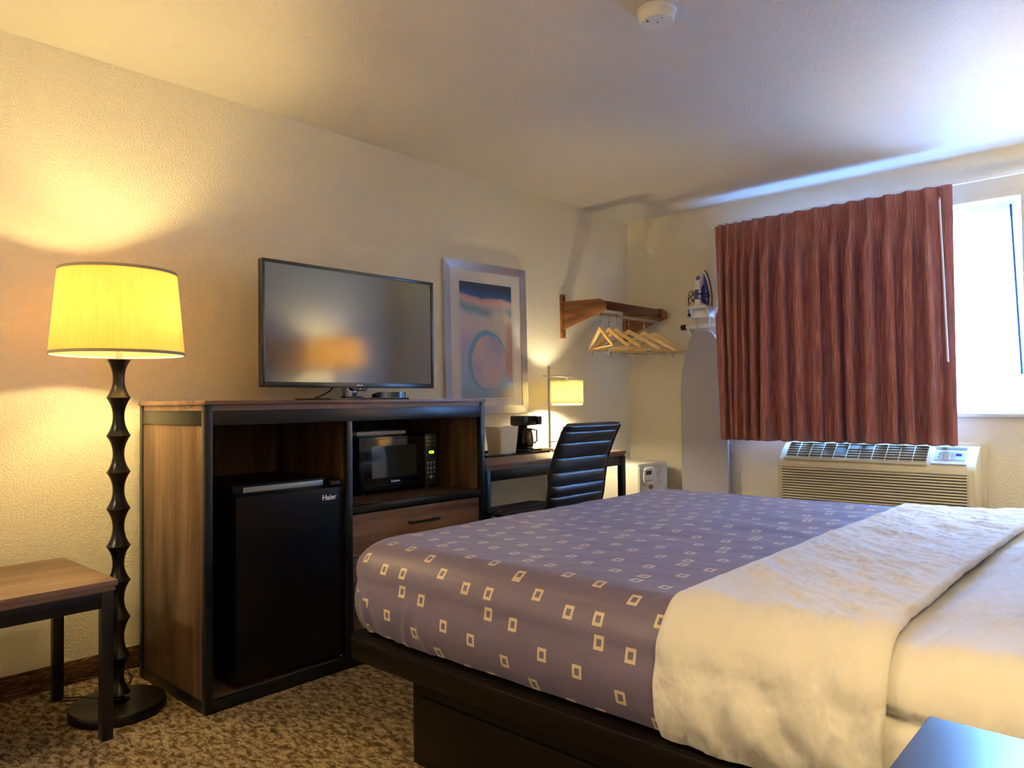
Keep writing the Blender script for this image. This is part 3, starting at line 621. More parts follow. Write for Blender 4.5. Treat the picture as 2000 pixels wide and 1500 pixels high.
for x in (0.22, 0.57):
    for y in (fa + 0.03, fb2 - 0.03): MB().lathe([(0.014, 0.0405), (0.014, 0.060)], (x, y, 0), 16).build('foot', m_rubber, fr)

# microwave
mw = thing('microwave', 'black microwave with green clock digits on the cabinet shelf', 'microwave', (0.33, 2.2, 0.642))
ya, yb, za, zb = 1.975, 2.440, 0.662, 0.907; mx_ = 0.455
MB().box(0.145, mx_ - 0.02, ya, yb, za, zb, 0.004).build('body', m_gloss, mw)
yd = 2.362
dr = MB().box(mx_ - 0.0195, mx_, ya, yd, za, zb, 0.003).build('door', m_gloss, mw)
m_mwwin = simple('microwave_window', (0.035, 0.036, 0.032), 0.06, spec=0.9)
b = MB(); rx = [(ya + 0.022, yd - 0.018, za + 0.020, zb - 0.012)]
y0, y1, z0, z1 = rx[0]; t = 0.0016
for q in ((y0, y1, z0, z0 + t), (y0, y1, z1 - t, z1), (y0, y0 + t, z0, z1), (y1 - t, y1, z0, z1)): b.box(mx_, mx_ + 0.0012, *q)
b.build('door_outline', m_steel, dr)
MB().box(mx_, mx_ + 0.0008, ya + 0.07, yd - 0.055, za + 0.055, zb - 0.045).build('window', m_mwwin, dr)
lettering('lettering', 'Sunbeam', 0.0150, (mx_ + 0.0013, (ya + yd) / 2 + 0.01, za + 0.036), FX, m_print_white, dr, shear=0.25, bold=0.0003)
pn = MB().box(mx_ - 0.0195, mx_ - 0.001, yd + 0.001, yb, za, zb, 0.003).build('control_panel', simple('panel_dark_grey', (0.03, 0.03, 0.028), 0.35), mw)
X = mx_ - 0.0008
lettering('display', '4:26', 0.020, (X, yd + 0.041, zb - 0.090), FX, m_green, pn, bold=0.0005)
def keys(rows, name='buttons'):
    b = MB()
    for z, ys, w, h in rows:
        for y in ys: b.box(X - 0.0003, X + 0.0006, y - w / 2, y + w / 2, z - h / 2, z + h / 2)
    return b
py = [yd + 0.014 + k * 0.0125 for k in range(5)]; p3 = [yd + 0.018, yd + 0.039, yd + 0.060]
for zz in (zb - 0.018, zb - 0.036):
    b = keys([(zz, py, 0.004, 0.0075)]); b.build('digit_keys', simple('key_grey', (0.62, 0.60, 0.5), 0.5) if 'key_grey' not in MATS else MATS['key_grey'], pn)
keys([(zb - 0.054, p3, 0.011, 0.003), (za + 0.105, p3, 0.010, 0.009), (za + 0.095, p3, 0.010, 0.002), (za + 0.080, p3, 0.010, 0.009), (za + 0.070, p3, 0.012, 0.002), (za + 0.058, p3, 0.010, 0.007), (za + 0.036, [p3[0], p3[2]], 0.010, 0.004)]).build('buttons', MATS['key_grey'], pn)
MB().lathe([(0.0085, X - 0.0003), (0.0085, X + 0.0008)], (0, p3[1], za + 0.036), 20, axis='X').build('start_button', MATS['key_grey'], pn)
MB().box(X - 0.0002, X + 0.0004, yd + 0.001, yb - 0.001, za + 0.0225, za + 0.0240).build('panel_seam', m_ink, pn)
MB().box(X - 0.0002, X + 0.0005, yd + 0.011, yd + 0.014, zb - 0.104, zb - 0.102).build('indicator', m_print_white, pn)
for x in (0.18, 0.42):
    for y in (ya + 0.04, yb - 0.04): MB().lathe([(0.012, 0.6425), (0.012, za)], (x, y, 0), 14).build('foot', m_rubber, mw)
pp = thing('folded_paper', 'white and tan folded paper lying on top of the microwave', 'paper', (0.27, 2.13, 0.9075))
MB().box(0.20, 0.40, 2.005, 2.288, 0.9115, 0.928, 0.003).build('sheet', m_print_white, pp)
MB().box(0.21, 0.39, 2.01, 2.28, 0.9075, 0.9113).build('tan_backing', m_edge, pp)

# ------------------------------------------------------------------ television
tv = thing('television', 'flat black television showing a lamp reflection, on top of the cabinet', 'television', (0.33, 2.07, CZ))
m_screen = simple('matte_screen', (0.012, 0.014, 0.016), 0.10, spec=0.5)
m_screen.node_tree.nodes['Principled BSDF'].inputs['IOR'].default_value = 2.1
tx = 0.335; ty0, ty1, tz0, tz1 = 1.573, 2.527, 1.131, 1.674
b = MB().box(tx - 0.030, tx - 0.001, ty0, ty1, tz0, tz1, 0.003); b.box(tx - 0.055, tx - 0.030, ty0 + 0.15, ty1 - 0.15, tz0 + 0.05, tz1 - 0.15, 0.01); b.build('housing', m_gloss, tv)
MB().box(tx - 0.001, tx, ty0 + 0.014, ty1 - 0.014, tz0 + 0.024, tz1 - 0.014).build('screen', m_screen, tv)
b = MB(); b.box(tx - 0.001, tx + 0.004, ty0, ty0 + 0.0135, tz0, tz1, 0.001); b.box(tx - 0.001, tx + 0.004, ty1 - 0.0135, ty1, tz0, tz1, 0.001)
b.box(tx - 0.001, tx + 0.004, ty0 + 0.0135, ty1 - 0.0135, tz1 - 0.0135, tz1, 0.001); b.box(tx - 0.001, tx + 0.004, ty0 + 0.0135, ty1 - 0.0135, tz0, tz0 + 0.0235, 0.001)
bz = b.build('bezel', simple('bezel_black', (0.02, 0.022, 0.024), 0.25, spec=0.7), tv)
lettering('lettering', 'RCA', 0.013, (tx + 0.0044, 2.067, tz0 + 0.012), FX, simple('logo_grey', (0.35, 0.35, 0.35), 0.4, metal=0.5), bz, bold=0.0004, sx=1.3)
b = MB().prism([(2.02, tz0), (2.115, tz0), (2.10, tz0 - 0.014), (2.035, tz0 - 0.014)], 'X', tx - 0.02, tx + 0.004, 0.001); sn = b.build('sensor_pod', simple('pod_grey', (0.06, 0.06, 0.065), 0.4), tv)
MB().ball((tx + 0.0045, 2.067, tz0 - 0.006), 0.0022, 1).build('standby_light', m_red, sn)
MB().box(0.28, 0.32, 2.005, 2.065, 1.084, tz0 + 0.03, 0.006).build('stand_neck', m_chrome, tv)
MB().box(0.285, 0.345, 1.995, 2.075, 1.0855, 1.091, 0.002).build('neck_collar', m_gloss, tv)
MB().prism([(0.185, 1.82), (0.31, 1.80), (0.43, 1.845), (0.43, 2.285), (0.31, 2.335), (0.185, 2.315)], 'Z', CZ + 0.0005, CZ + 0.0095, 0.002).build('stand_base', m_gloss, tv)
b = MB(); b.tube([(0.30, 1.955, tz0 + 0.01), (0.295, 1.93, 1.115), (0.28, 1.885, 1.090), (0.27, 1.87, 1.0885)], 0.0038, 8); b.build('power_cable', m_rubber, tv)
sb = thing('streaming_box', 'small black wedge shaped box with round badge beside the television base', 'media box', (0.43, 2.20, CZ + 0.0095))
MB().prism([(0.375, CZ + 0.010), (0.425, CZ + 0.010), (0.425, CZ + 0.036), (0.375, CZ + 0.026)], 'Y', 2.105, 2.270, 0.003).build('body', m_gloss, sb)
MB().lathe([(0.011, 0.425), (0.011, 0.4262)], (0, 2.253, CZ + 0.022), 24, axis='X').build('badge', simple('badge_blue_grey', (0.12, 0.16, 0.22), 0.3, metal=0.4), sb)

# ------------------------------------------------------------------ framed picture
pc = thing('framed_picture', 'abstract art print with white mat in a brushed silver frame on the wall', 'picture', (0.0, 3.262, 1.443))
b = MB(); y0, y1, z0, z1, fwd = 2.90, 3.622, 0.98, 1.906, 0.050
def frame_piece(b, A, B, C, D):
    """mitred moulding: outer edge A-B, inner edge D-C, with a raised bevel profile"""
    xs = (0.001, 0.024, 0.020, 0.001); lo = [(xs[0], *A), (xs[1], *A), (xs[2], *D), (xs[3], *D)]; hi = [(xs[0], *B), (xs[1], *B), (xs[2], *C), (xs[3], *C)]
    va = [b.bm.verts.new(p) for p in lo]; vb = [b.bm.verts.new(p) for p in hi]
    fs = [b.bm.faces.new(va), b.bm.faces.new(vb[::-1])] + [b.bm.faces.new((va[i], vb[i], vb[(i+1) % 4], va[(i+1) % 4])) for i in range(4)]
    bmesh.ops.recalc_face_normals(b.bm, faces=fs)
o4 = [(y0, z0), (y1, z0), (y1, z1), (y0, z1)]; i4 = [(y0 + fwd, z0 + fwd), (y1 - fwd, z0 + fwd), (y1 - fwd, z1 - fwd), (y0 + fwd, z1 - fwd)]
for k in range(4): frame_piece(b, o4[k], o4[(k+1) % 4], i4[(k+1) % 4], i4[k])
b.build('frame', simple('silver_frame', (0.55, 0.56, 0.60), 0.30, metal=0.85), pc)
MB().box(0.002, 0.014, y0 + 0.05, y1 - 0.05, z0 + 0.05, z1 - 0.05).build('mat_board', simple('mat_white', (0.80, 0.77, 0.72), 0.8), pc)
a0, a1, c0, c1 = 3.028, 3.487, 1.083, 1.786
b = MB(); e = 0.013; ww = 0.0018
for q in ((a0 - e, a1 + e, c1 + e, c1 + e + ww), (a0 - e, a1 + e, c0 - e - ww, c0 - e), (a0 - e - ww, a0 - e, c0 - e, c1 + e), (a1 + e, a1 + e + ww, c0 - e, c1 + e)): b.box(0.014, 0.0150, *q)
b.build('mat_line', simple('mat_groove', (0.60, 0.55, 0.50), 0.8), pc)
MB().quad([(0.0146, a0, c0), (0.0146, a1, c0), (0.0146, a1, c1), (0.0146, a0, c1)], [(0, 0), (1, 0), (1, 1), (0, 1)]).build('print', m_art, pc)
MB().box(0.0175, 0.0185, y0 + fwd - 0.002, y1 - fwd + 0.002, z0 + fwd - 0.002, z1 - fwd + 0.002).build('glass', m_glasspane, pc)
pc.rotation_euler = (math.radians(1.0), 0, 0)

# ------------------------------------------------------------------ desk
dk = thing('desk', 'walnut topped desk with black metal legs against the wall', 'desk', (0.33, 3.22, 0))
dx0, dx1, dy0, dy1, DZ = 0.03, 0.635, 2.598, 3.84, 0.75
MB().box(dx0, dx1, dy0, dy1, DZ - 0.018, DZ, 0.002).build('top', m_walnut_y, dk)
MB().box(dx0 + 0.01, dx1 - 0.008, dy0 + 0.008, dy1 - 0.008, DZ - 0.032, DZ - 0.0185).build('sub_top', m_walnut_y, dk)
b = MB(); z0, z1 = 0.663, 0.7175
b.box(dx1 - 0.03, dx1 - 0.010, dy0 + 0.041, dy1 - 0.041, z0, z1, 0.001); b.box(dx0 + 0.01, dx0 + 0.03, dy0 + 0.041, dy1 - 0.041, z0, z1, 0.001)
b.box(dx0 + 0.041, dx1 - 0.041, dy0 + 0.008, dy0 + 0.028, z0, z1, 0.001); b.box(dx0 + 0.041, dx1 - 0.041, dy1 - 0.028, dy1 - 0.008, z0, z1, 0.001)
b.build('apron', m_steel, dk)
for x in (dx0 + 0.005, dx1 - 0.041):
    for y in (dy0 + 0.004, dy1 - 0.040): MB().box(x, x + 0.036, y, y + 0.036, 0, 0.7175, 0.0015).build('leg', m_steel, dk)

# desk lamp
lx, ly = 0.20, 3.628
dl = thing('desk_lamp', 'lit desk lamp with white drum shade hanging from a crossbar on a brass pole', 'lamp', (lx, ly, DZ))
MB().box(lx - 0.07, lx + 0.07, ly - 0.05, ly + 0.12, DZ + 0.0005, DZ + 0.014, 0.003).build('base', m_nickel, dl)
MB().box(lx - 0.006, lx + 0.006, ly - 0.006, ly + 0.006, DZ + 0.014, 1.285, 0.001).build('pole', m_nickel, dl)
MB().box(lx + 0.006, lx + 0.014, ly - 0.065, ly + 0.225, 1.214, 1.222, 0.001).build('crossbar', m_nickel, dl)
sc = (lx + 0.010, ly + 0.172)
MB().lathe([(0.007, 1.196), (0.007, 1.214)], (*sc, 0), 14).build('hanger_stem', m_nickel, dl)
sh = drum(dl, sc, 1.045, 1.193, 0.105, 0.105, m_shade_w, m_shade_w)
s = MB().lathe([(0.100, 1.030), (0.100, 1.188), (0.0985, 1.188), (0.0985, 1.030), (0.100, 1.030)], (*sc, 0), 64, close=False); s.build('inner_shade', m_shade_w, sh, recalc=True)
spider(dl, sc, 1.186, 0.097)
MB().lathe([(0.0982, 1.1905), (0.0982, 1.1920), (0.008, 1.1920), (0.008, 1.1905), (0.0982, 1.1905)], (*sc, 0), 48, close=False).build('top_diffuser', m_frost, sh, recalc=True)
bulb((sc[0], sc[1], 1.085), m_bulb['desk'], dl, 0.027, -1)

# tray, ice bucket, coffee maker, basket
tr = thing('serving_tray', 'thin black tray on the desk under the ice bucket and coffee maker', 'tray', (0.19, 3.20, DZ))
b = MB(); b.prism([(0.065, 2.925), (0.325, 2.925), (0.325, 3.455), (0.065, 3.455)], 'Z', DZ + 0.0005, DZ + 0.004)
for q in ((0.055, 0.335, 2.915, 2.925), (0.055, 0.335, 3.455, 3.465), (0.055, 0.065, 2.925, 3.455), (0.325, 0.335, 2.925, 3.455)): b.box(*q, DZ + 0.0005, DZ + 0.014, 0.002)
b.build('tray_body', m_gloss, tr)
ib = thing('ice_bucket', 'cream rectangular ice bucket with tapered sides on the black tray', 'ice bucket', (0.20, 3.05, DZ + 0.004))
def taper(b, c, w0, d0, w1, d1, z0, z1, r=0.02, th=0.004):
    def ring(w, d, z, k):
        pts = []
        for sx_, sy_, a0_ in ((1, 1, 0), (-1, 1, PI/2), (-1, -1, PI), (1, -1, 3*PI/2)):
            for j in range(5):
                t = a0_ + (PI/2) * j / 4; pts.append((c[0] + sx_*(w - r) + r*math.cos(t), c[1] + sy_*(d - r) + r*math.sin(t), z))
        return [b.bm.verts.new(p) for p in pts]
    rs = [ring(w0, d0, z0, 0), ring(w1, d1, z1, 0), ring(w1 - th, d1 - th, z1, 0), ring(w0 - th, d0 - th, z0 + th, 0)]
    n = len(rs[0]); fs = [b.bm.faces.new(rs[0][::-1]), b.bm.faces.new(rs[-1])]
    for p, q in zip(rs, rs[1:]): fs += [b.bm.faces.new((p[i], p[(i+1) % n], q[(i+1) % n], q[i])) for i in range(n)]
    bmesh.ops.recalc_face_normals(b.bm, faces=fs)
b = MB(); taper(b, (0.225, 3.155), 0.054, 0.066, 0.066, 0.080, DZ + 0.0045, 0.915, 0.012); b.build('bucket', m_cream, ib)
b = MB(); b.tube([(0.2875, 3.13 + 0.008 * k, 0.83 + 0.006 * math.sin(k * 2.1)) for k in range(8)], 0.0012, 5); b.build('faint_mark', m_print_white, ib)
cm = thing('coffee_maker', 'small black coffee maker with glass carafe under the desk lamp', 'coffee maker', (0.20, 3.33, DZ + 0.004))
ca, cc = 3.325, 3.45
MB().box(0.135, 0.19, ca + 0.01, cc - 0.02, DZ + 0.0045, 0.912, 0.008).build('water_tank', m_gloss, cm)
MB().box(0.135, 0.255, ca, cc - 0.008, 0.912, 0.972, 0.008).build('brew_head', m_gloss, cm)
MB().box(0.205, 0.262, cc - 0.0075, cc + 0.030, 0.916, 0.968, 0.005).build('side_panel', m_gloss, cm)
MB().box(0.135, 0.275, ca + 0.002, cc + 0.01, DZ + 0.0045, DZ + 0.022, 0.005).build('base', m_gloss, cm)
cy = ca + 0.055
cf = MB().lathe([(0.030, 0.780), (0.036, 0.788), (0.038, 0.82), (0.032, 0.868), (0.026, 0.885)], (0.228, cy, 0), 32, close=False).build('carafe', m_carafe, cm)
b = MB(); b.lathe([(0.027, 0.883), (0.030, 0.897), (0.001, 0.899)], (0.228, cy, 0), 24, close=False); b.tube([(0.25, cy + 0.012, 0.890), (0.276, cy + 0.03, 0.884), (0.278, cy + 0.03, 0.82), (0.262, cy + 0.02, 0.805)], 0.005, 8); b.build('carafe_handle', m_gloss, cf)
MB().lathe([(0.037, 0.7725), (0.039, 0.7765), (0.034, 0.779)], (0.228, cy, 0), 32).build('hot_plate', m_chrome, cm)
bk = thing('wire_basket', 'black wire basket on the desk behind the office chair', 'basket', (0.23, 3.60, DZ))
b = MB()
def rectloop(x0, x1, y0, y1, z): return [(x0, y0, z), (x1, y0, z), (x1, y1, z), (x0, y1, z), (x0, y0, z)]
X0, X1, Y0, Y1 = 0.30, 0.42, 3.50, 3.74
for z in (DZ + 0.003, DZ + 0.062): b.tube(rectloop(X0, X1, Y0, Y1, z), 0.0016, 6)
for k in range(20):
    y = Y0 + (Y1 - Y0) * k / 19
    for x in (X0, X1): b.tube([(x, y, DZ + 0.003), (x, y, DZ + 0.062)], 0.0007, 5)
for k in range(1, 8):
    x = X0 + (X1 - X0) * k / 8
    for y in (Y0, Y1): b.tube([(x, y, DZ + 0.003), (x, y, DZ + 0.062)], 0.0007, 5)
    b.tube([(x, Y0, DZ + 0.003), (x, Y1, DZ + 0.003)], 0.0007, 5)
b.build('wire_frame', m_steel, bk)
m_packet = simple('packet_paper', (0.80, 0.74, 0.66), 0.5); m_packred = simple('packet_red', (0.55, 0.10, 0.05), 0.5)
for k, (py_, tilt, lean, lab) in enumerate(((3.525, 0.25, 0.20, 'white coffee packet with a red stripe leaning in the wire basket, nearest the coffee maker'), (3.56, 0.12, 0.28, 'white coffee packet with a red stripe leaning in the middle of the wire basket'), (3.60, -0.05, 0.22, 'white coffee packet with a red stripe leaning in the wire basket, behind the lamp pole'))):
    t = thing('coffee_packet', lab, 'packet', (0.35, py_, DZ + 0.006), 'coffee packets in the wire basket')
    MB().box(0.318, 0.402, py_ - 0.003, py_ + 0.003, DZ + 0.006, DZ + 0.125, 0.002).build('wrapper', m_packet, t)
    MB().box(0.34, 0.352, py_ - 0.0036, py_ + 0.0036, DZ + 0.008, DZ + 0.123, 0.001).build('red_stripe', m_packred, t)
    t.rotation_euler = (lean * 0.6 - 0.35, 0, 0)
    t.location.y += 0.04

# ------------------------------------------------------------------ office chair (faces the desk)
oc = thing('office_chair', 'black ribbed leatherette office chair pushed in at the desk', 'office chair', (0.86, 2.82, 0))
ya, yb = 2.605, 3.025
def resample(pts, n):
    P_ = [Vector((p[0], 0, p[1])) for p in pts]; out = []
    def cat(i, t):
        p0, p1, p2, p3 = (P_[max(0, min(len(P_) - 1, i + k))] for k in (-1, 0, 1, 2))
        return 0.5 * ((2 * p1) + (-p0 + p2) * t + (2 * p0 - 5 * p1 + 4 * p2 - p3) * t * t + (-p0 + 3 * p1 - 3 * p2 + p3) * t ** 3)
    for k in range(n + 1):
        f = k / n * (len(P_) - 1); i = min(int(f), len(P_) - 2); out.append(cat(i, f - i))
    return out
def padded(path, ribs, th, n=150, w=8, inset=0.0):
    """channel-padded sheet: thickness th, swelling between stitched lines"""
    C = resample(path, n); b = MB(); front = []; back = []
    for k, p in enumerate(C):
        t = (C[min(n, k + 1)] - C[max(0, k - 1)]).normalized(); nn = Vector((-t.z, 0, t.x))
        r = (k / n * ribs) % 1.0; sw = (math.sin(PI * r)) ** 0.45
        endf = min(1.0, min(k, n - k) / 4.0) ** 0.5
        h = (0.35 + 0.65 * sw) * th / 2 * max(0.15, endf)
        fr_, bk_ = [], []
        for j in range(w + 1):
            v = j / w; ed = min(1.0, min(v, 1 - v) * 14 + 0.25) ; hh = h * ed
            y = ya + (yb - ya) * v
            fr_.append(b.bm.verts.new((p.x + nn.x * hh, y, p.z + nn.z * hh))); bk_.append(b.bm.verts.new((p.x - nn.x * hh, y, p.z - nn.z * hh)))
        front.append(fr_); back.append(bk_)
    for k in range(n):
        for j in range(w):
            b.bm.faces.new((front[k][j], front[k+1][j], front[k+1][j+1], front[k][j+1])); b.bm.faces.new((back[k][j], back[k][j+1], back[k+1][j+1], back[k+1][j]))
        for j in (0, w): b.bm.faces.new((front[k][j], back[k][j], back[k+1][j], front[k+1][j]))
    for k in (0, n):
        for j in range(w): b.bm.faces.new((front[k][j], front[k][j+1], back[k][j+1], back[k][j]))
    return b
backp = [(1.135, 0.955), (1.105, 0.90), (1.062, 0.80), (1.040, 0.70), (1.028, 0.62), (1.005, 0.555), (0.955, 0.520)]
padded(backp, 9, 0.036, 180, 24).build('backrest', m_leather, oc, recalc=True, ang=70)
seatp = [(0.945, 0.517), (0.87, 0.508), (0.78, 0.506), (0.68, 0.512), (0.60, 0.512), (0.555, 0.495)]
padded(seatp, 9, 0.042, 150, 24).build('seat', m_leather, oc, recalc=True, ang=70)
for y in (ya - 0.006, yb + 0.006):
    path = resample([(x - 0.004, z - 0.012) for x, z in backp], 20) + resample([(x, z - 0.022) for x, z in seatp], 14)
    MB().tube([(p.x, y, p.z) for p in path], 0.008, 8).build('side_rail', m_steel, oc)
MB().box(0.72, 0.93, 2.745, 2.885, 0.435, 0.482, 0.01).build('tilt_mechanism', m_rubber, oc)
b = MB(); b.tube([(0.80, 2.745, 0.455), (0.785, 2.62, 0.452), (0.782, 2.56, 0.448)], 0.007, 8); b.box(0.762, 0.802, 2.535, 2.575, 0.443, 0.455, 0.005); b.build('lever', m_rubber, oc)
b = MB(); b.tube([(0.82, 2.88, 0.455), (0.83, 2.98, 0.462), (0.84, 3.06, 0.470)], 0.008, 8); b.build('tilt_knob', m_rubber, oc)
MB().lathe([(0.030, 0.09), (0.030, 0.26), (0.022, 0.265), (0.022, 0.44)], (0.83, 2.815, 0), 24).build('gas_column', m_black, oc)
for k in range(5):
    a = 2 * PI * k / 5 + 0.3; ex, ey = 0.83 + 0.28 * math.cos(a), 2.815 + 0.28 * math.sin(a)
    g = MB(); g.tube([(0.83, 2.815, 0.105), (0.83 + 0.15 * math.cos(a), 2.815 + 0.15 * math.sin(a), 0.095), (ex, ey, 0.075)], [0.024, 0.018, 0.013], 10); g.build('base_arm', m_black, oc)
    g = MB(); 
    for s in (-1, 1): g.lathe([(0.001, s * 0.012), (0.024, s * 0.012), (0.026, s * 0.018), (0.024, s * 0.024), (0.001, s * 0.024)], (ex, ey, 0.0265), 18, axis='Y', close=False)
    g.tube([(ex, ey, 0.03), (ex, ey, 0.075)], 0.006, 8); g.build('caster', m_rubber, oc)

# ------------------------------------------------------------------ coat rack and hangers
rk = thing('coat_rack', 'oak wall rack with two brackets and a metal hanging rod', 'coat rack', (0.0, 4.41, 1.63))
for yc in (4.02, 4.80):
    br = MB().prism([(0.0195, 1.748), (0.325, 1.738), (0.358, 1.722), (0.374, 1.700), (0.374, 1.662), (0.340, 1.650), (0.0195, 1.553)], 'Y', yc - 0.010, yc + 0.010, 0.003).build('bracket', m_oak, rk)
    MB().box(0.0005, 0.019, yc - 0.022, yc + 0.022, 1.492, 1.795, 0.003).build('wall_plate', m_oak, rk)
    b = MB()
    for z in (1.515, 1.775): b.lathe([(0.004, 0.019), (0.003, 0.0205)], (0, yc, z), 12, axis='X')
    b.build('screw', m_black, rk)
MB().box(0.318, 0.340, 4.0305, 4.7895, 1.668, 1.728, 0.008, 3).build('front_rail', m_oak_y, rk)
RX, RZ = 0.300, 1.640
MB().lathe([(0.011, 4.0302), (0.011, 4.7898)], (RX, 0, RZ), 20, axis='Y').build('hanging_rod', m_nickel, rk)

def make_hanger(clips, name='coat_hanger'):
    t = bpy.data.objects.new(name, None); COL.objects.link(t); t.empty_display_size = 0.03; t['org'] = (0, 0, 0)
    # local origin on the rod axis; arms along X
    up_, lo_ = [], []
    for k in range(13):
        s = k / 12; x = 0.218 * s
        zc = -0.098 - 0.020 * s - 0.105 * (s ** 1.25) - 0.008 * math.sin(PI * s); h = 0.017 - 0.006 * s
        up_.append((x, zc + h * (1.0 if k else 1.1))); lo_.append((x, zc - h))
    pts = [(x, z) for x, z in up_] + [(x, z) for x, z in lo_[::-1]]
    left = [(-x, z) for x, z in up_[1:]]; leftlo = [(-x, z) for x, z in lo_[1:]]
    poly = [(x, z) for x, z in up_] + lo_[::-1] + leftlo + left[::-1]
    MB().prism(poly, 'Y', -0.0065, 0.0065, 0.003, 2).build('wooden_arms', m_maple, t, ang=50)
    g = MB(); g.tube([(-0.190, 0, -0.206), (-0.188, 0, -0.222), (0.188, 0, -0.222), (0.190, 0, -0.206)], 0.0042, 8); g.build('trouser_bar', m_maple, t)
    g = MB(); hook = [(0, 0, -0.085), (0, 0, -0.040)] + [(0.0165 * math.cos(a), 0, 0.0165 * math.sin(a)) for a in [math.radians(v) for v in range(-90, 171, 20)]]
    g.tube(hook, 0.0020, 8); g.lathe([(0.0045, -0.052), (0.0065, -0.046), (0.0045, -0.038)], (0, 0, 0), 12); g.build('hook', m_chrome, t)
    if clips:
        MB().tube([(-0.17, 0, -0.240), (0.17, 0, -0.240)], 0.0016, 6).build('clip_bar', m_chrome, t)
        for x in (-0.135, 0.135):
            g = MB(); g.prism([(-0.006, -0.234), (0.006, -0.234), (0.003, -0.246), (0.006, -0.264), (-0.006, -0.264), (-0.003, -0.246)], 'X', x - 0.009, x + 0.009, 0.001); g.build('clip', m_chrome, t)
    return t
def dup(root):
    r = root.copy(); COL.objects.link(r)
    for ch in list(root.children):
        c = ch.copy(); COL.objects.link(c); c.parent = r
        for g in ch.children:
            d = g.copy(); COL.objects.link(d); d.parent = c
    return r
hp = make_hanger(False); hc = make_hanger(True)
hs = [(4.055, -0.58, 1, 'wooden coat hanger with metal clips hanging nearest the left bracket'),
      (4.160, -0.36, 0, 'wooden coat hanger hanging second from the left bracket'),
      (4.240, -0.14, 0, 'wooden coat hanger in third place from the left bracket, nearly square to the rod'),
      (4.400, 0.42, 1, 'wide looking wooden coat hanger at the middle of the rod'),
      (4.600, 0.52, 1, 'wooden coat hanger with metal clips hanging right of the middle of the rod'),
      (4.735, 0.50, 1, 'last but one wooden coat hanger before the far bracket'),
      (4.765, 0.46, 0, 'wooden coat hanger hanging closest to the far bracket, by the ironing board')]
used = set()
for y, a, cl, lab in hs:
    src = hc if cl else hp
    t = src if cl not in used else dup(src); used.add(cl)
    t.location = (RX, y, RZ + 0.0115 - 0.0165 + 0.0022 + 0.0005 - 0.0002); t.rotation_euler = (0, 0, a); t['org'] = (RX, y, RZ)
    tag(t, lab, 'coat hanger', 'wooden coat hangers on the rod')

# ------------------------------------------------------------------ ironing board, holder, iron
bd = thing('ironing_board', 'grey covered ironing board hanging upright against the wall by its legs', 'ironing board', (0.68, 4.72, 0.06))
half = [(0.0, 1.552), (0.040, 1.548), (0.075, 1.530), (0.105, 1.490), (0.128, 1.420), (0.150, 1.330), (0.168, 1.240), (0.178, 1.130), (0.180, 1.0), (0.180, 0.24), (0.165, 0.205)]
hr = resample(half, 60); bc = 0.672
poly = [(bc + p.x, p.z) for p in hr] + [(bc - p.x, p.z) for p in hr[::-1]][:-1]
MB().prism(poly, 'Y', 4.772, 4.794, 0.008, 3).build('padded_top', m_board, bd, ang=60)
g = MB(); g.tube([(0.502, 4.824, 1.585), (0.88, 4.824, 1.585)], 0.0165, 16); g.build('foot_bar', m_white, bd)
for x in (0.577, 0.683, 0.79): MB().tube([(x, 4.824, 1.585), (x + 0.008, 4.824, 1.585)], 0.0185, 16).build('collar', m_white, bd)
for x, d in ((0.478, 1), (0.904, -1)): MB().tube([(x, 4.824, 1.585), (x + d * 0.004, 4.824, 1.585), (x + d * 0.045, 4.824, 1.585)], [0.012, 0.0195, 0.0195], 14).build('rubber_cap', m_rubber, bd)
for pts in ([(0.535, 4.82, 1.575), (0.58, 4.815, 1.42), (0.66, 4.81, 0.7), (0.665, 4.81, 0.35)], [(0.845, 4.82, 1.575), (0.79, 4.815, 1.40), (0.70, 4.81, 0.7), (0.695, 4.81, 0.35)]):
    MB().tube(pts, 0.0095, 12).build('leg', m_white, bd)
ho = thing('iron_holder', 'white plastic wall holder carrying the iron and the ironing board', 'wall bracket', (0.65, YW, 1.65))
MB().prism([(0.60, 1.60), (0.75, 1.60), (0.76, 1.80), (0.74, 1.90), (0.70, 1.94), (0.64, 1.94), (0.60, 1.88)], 'Y', 4.845, 4.8595, 0.003).build('back_plate', m_white, ho)
b = MB().box(0.575, 0.745, 4.69, 4.8445, 1.700, 1.716, 0.004); b.build('shelf', m_white, ho)
b = MB(); b.prism([(4.73, 1.6995), (4.8445, 1.6995), (4.8445, 1.635), (4.76, 1.645)], 'X', 0.585, 0.60, 0.002); b.prism([(4.73, 1.6995), (4.8445, 1.6995), (4.8445, 1.635), (4.76, 1.645)], 'X', 0.722, 0.737, 0.002)
b.box(0.6005, 0.7215, 4.775, 4.785, 1.640, 1.699, 0.002); b.build('box_front', m_white, ho)
for x in (0.60, 0.715): MB().tube([(x, 4.80, 1.645), (x, 4.797, 1.63), (x, 4.796, 1.600), (x, 4.798, 1.585), (x, 4.806, 1.565)], 0.0025, 8).build('hook', m_white, ho)

